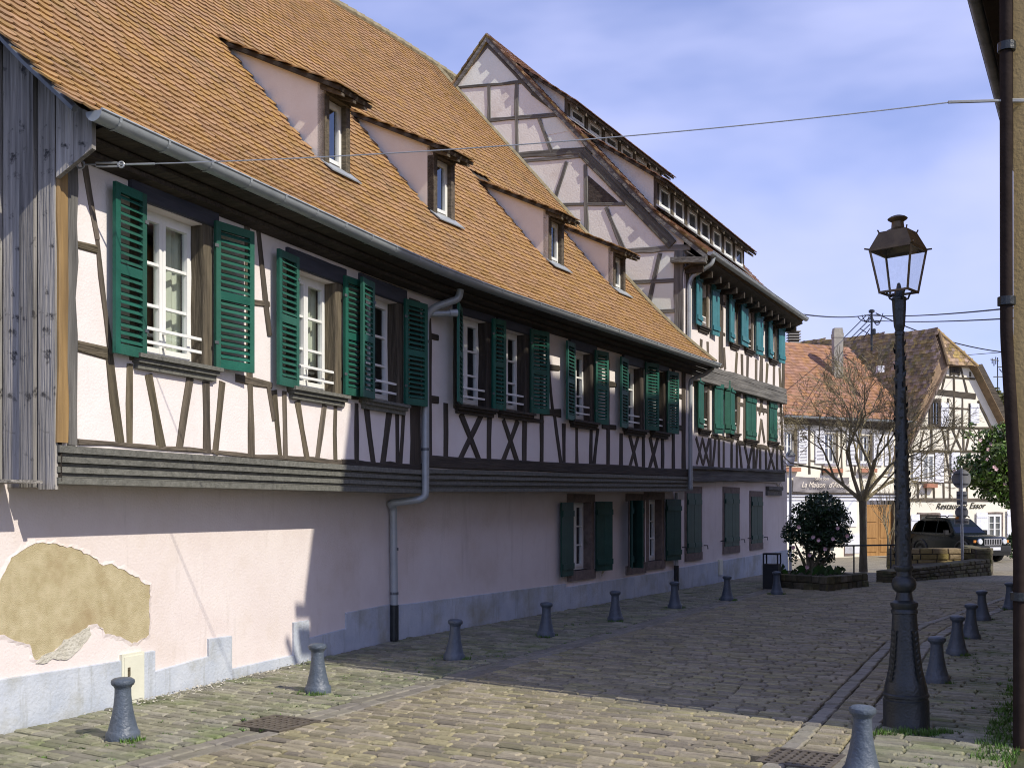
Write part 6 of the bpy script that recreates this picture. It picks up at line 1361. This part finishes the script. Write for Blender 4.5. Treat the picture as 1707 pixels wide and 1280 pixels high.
for a, tl, L_ in ((2.7, .75, 1.35), (3.4, .5, 1.5), (.3, .8, 1.3), (-.2, .5, 1.25), (1.5, .4, 1.5), (4.7, .55, 1.4), (1.0, .9, 1.2)):
    d = V(math.cos(a) * math.sin(tl), math.sin(a) * math.sin(tl), math.cos(tl)); branch_tree(None, b, hub - V(0, 0, .05), d, L_, .06, 6, .66, .35)
b.build('crown', M_TWIG, bare, kind='stuff', smooth=True)
sp_ = spot(1480, 930, 40); sp_.z = dip(40)
sap = thing('sapling', 'slender bare sapling in front of the brown shop door', 'tree', tuple(sp_))
b = MB(); b.tube([sp_, sp_ + V(.02, 0, 1.1)], [.06, .04], 7); b.build('trunk', M_BARK, sap)
b = MB()
for i in range(7): a = i * .9; branch_tree(None, b, sp_ + V(.02, 0, .7 + i * .07), V(math.cos(a) * .25, math.sin(a) * .25, 1).normalized(), .85, .022, 3, .28, .6)
b.build('crown', M_TWIG, sap, kind='stuff')
Yt = 33.0; kt = Yt / FP
mg = thing('magnolia_tree', 'leafy bright green tree with pale flowers reaching in from the right', 'tree', tuple(V((1712 - 853.5) / FP * Yt, Yt, dip(Yt))))
def ct(px, py, rx, rz_): return (spot(px, py, Yt) + V(0, R.uniform(-.5, .5), 0), (rx * kt, rx * kt, rz_ * kt))
ctl = [ct(1640, 790, 40, 26), ct(1655, 760, 34, 24), ct(1672, 740, 30, 22), ct(1625, 770, 22, 16), ct(1620, 800, 22, 14), ct(1660, 820, 32, 18), ct(1685, 800, 30, 30), ct(1640, 730, 22, 12), ct(1618, 722, 14, 8), ct(1607, 710, 8, 5), ct(1605, 785, 10, 8), ct(1680, 838, 22, 12), ct(1660, 715, 18, 10), ct(1720, 780, 34, 50), ct(1625, 745, 14, 10), ct(1690, 765, 26, 26)]
b = MB(); leaves(b, clump_fn(ctl), 6000, .19, asp=.42); b.build('foliage', M_LEAF, mg, kind='stuff')
b = MB(); t0 = V((1712 - 853.5) / FP * Yt, Yt, dip(Yt) - .1); b.tube([t0, t0 + V(-.05, 0, 1.4), t0 + V(-.1, 0, 2.6)], [.14, .11, .08], 9); b.build('trunk', M_BARK, mg)
b = MB()
for c in ctl: e = c[0]; s_ = t0 + V(-.05, 0, 1.7); b.tube([s_, s_.lerp(e, .5) + V(0, 0, .15), e], [.05, .035, .012], 6)
b.build('branch', M_BARK, mg, kind='stuff')
b = MB()
f_ = clump_fn(ctl)
for i in range(30):
    c, n_ = f_(); c = c + V(0, -.25, 0)
    for q in range(5): a = q * 1.26; u = V(math.cos(a), -.3, math.sin(a)) * .04; w = V(-math.sin(a), 0, math.cos(a)) * .025; b.add([c, c + u + w, c + u * 1.6, c + u - w], [(0, 1, 2, 3)])
b.build('blossom', M_PETAL, mg, kind='stuff')
hd = thing('hedge_shrub', 'small rounded green shrub right of the parked car', 'bush', tuple(spot(1690, 925, 46)))
def ch(px, py, r): return (spot(px, py, 46), (r * 46 / FP,) * 3)
b = MB(); leaves(b, clump_fn([ch(1692, 905, 15), ch(1700, 895, 16), ch(1688, 918, 12)]), 1600, .13); b.build('foliage', M_HEDGE, hd, kind='stuff')
b = MB(); b.tube([spot(1692, 935, 46), spot(1693, 905, 46)], .06, 6); b.build('stem', M_BARK, hd)
M_IVY = mat('ivy_leaf', (.10, .11, .03), (.20, .19, .07), 3, .7, 0, rnd=.4)
iv = thing('ivy_tree', 'tall olive-green ivy-covered tree behind the restaurant at the right', 'tree', tuple(spot(1690, 900, 58)))
ci = lambda px, py, rx, rz_: (spot(px, py, 58), (rx * 58 / FP, rx * 58 / FP, rz_ * 58 / FP))
b = MB(); leaves(b, clump_fn([ci(1668, 680, 24, 26), ci(1690, 672, 26, 26), ci(1660, 656, 10, 10), ci(1675, 720, 30, 30), ci(1705, 700, 30, 40)]), 5200, .26); b.build('foliage', M_IVY, iv, kind='stuff')
b = MB(); b.tube([spot(1690, 940, 58), spot(1690, 700, 58)], [.3, .15], 8); b.build('trunk', M_BARK, iv)
# far houses closing the square on the right, so that no bare horizon shows
# ---------------------------------------------------------------- grass and moss tufts
def tufts(b, c, r, n, h):
    for i in range(n):
        a = R.uniform(0, 6.28); q = c + V(math.cos(a), math.sin(a), 0) * r * math.sqrt(R.random()); a2 = R.uniform(0, 6.28); d = V(math.cos(a2), math.sin(a2), 0); hh = h * R.uniform(.5, 1.2); w = V(d.y, -d.x, 0) * .006
        q.z = -.01; b.add([q - w, q + w, q + d * hh * .6 + V(0, 0, hh)], [(0, 1, 2)])
b = MB()
for px, py in [p for p, _ in LB] + [p for p, _ in RB]:
    c = gpt(px, py)
    for i in range(4):
        a = R.uniform(0, 6.28); tufts(b, c + V(math.cos(a), math.sin(a), 0) * .15, .05, 40, .045)
for i in range(26): tufts(b, lp + V(R.uniform(-.4, .25), R.uniform(-.34, -.19), 0), .05, 30, .05)
for i in range(110):
    s = R.uniform(-1.5, 2.5); tufts(b, rp(s, 0, -R.uniform(.0, .2)), .07, 24, .05)
for i in range(90):
    t = R.uniform(6.5, 14); m_ = R.uniform(muR(t) + .55, -.85); tufts(b, fr(t, m_), .035, 14, .025)
for i in range(150):
    t = R.uniform(4.8, 15); m_ = R.uniform(muL(t) - .95, muL(t) + .1); tufts(b, fr(t, m_), .03, 12, .02)
go = b.build('grass_tufts', M_GRASS, None, kind='stuff'); tag(go, 'small green grass and moss tufts in the paving joints and along the walls', 'grass')
# crumbled plaster along the foot of the near wall
b = MB()
for i in range(420):
    s = R.triangular(-5.6, -1.6, -4.0); o = abs(R.gauss(0, .16)) + .02; p = GA.pt(s, 0, o); r = R.uniform(.006, .02); b.add([p + V(R.uniform(-r, r), R.uniform(-r, r), R.uniform(0, r)) for _ in range(5)], [(0, 1, 2), (0, 2, 3), (0, 3, 4), (0, 4, 1), (1, 2, 3, 4)])
ob = b.build('plaster_crumbs', M_LIME, None, kind='stuff'); tag(ob, 'pale crumbs of fallen plaster on the paving at the foot of the pink wall', 'rubble')
for o in list(sc.objects):
    if o.type == 'EMPTY' and o.get('label') == 'x': o['label'] = 'grey bollard'
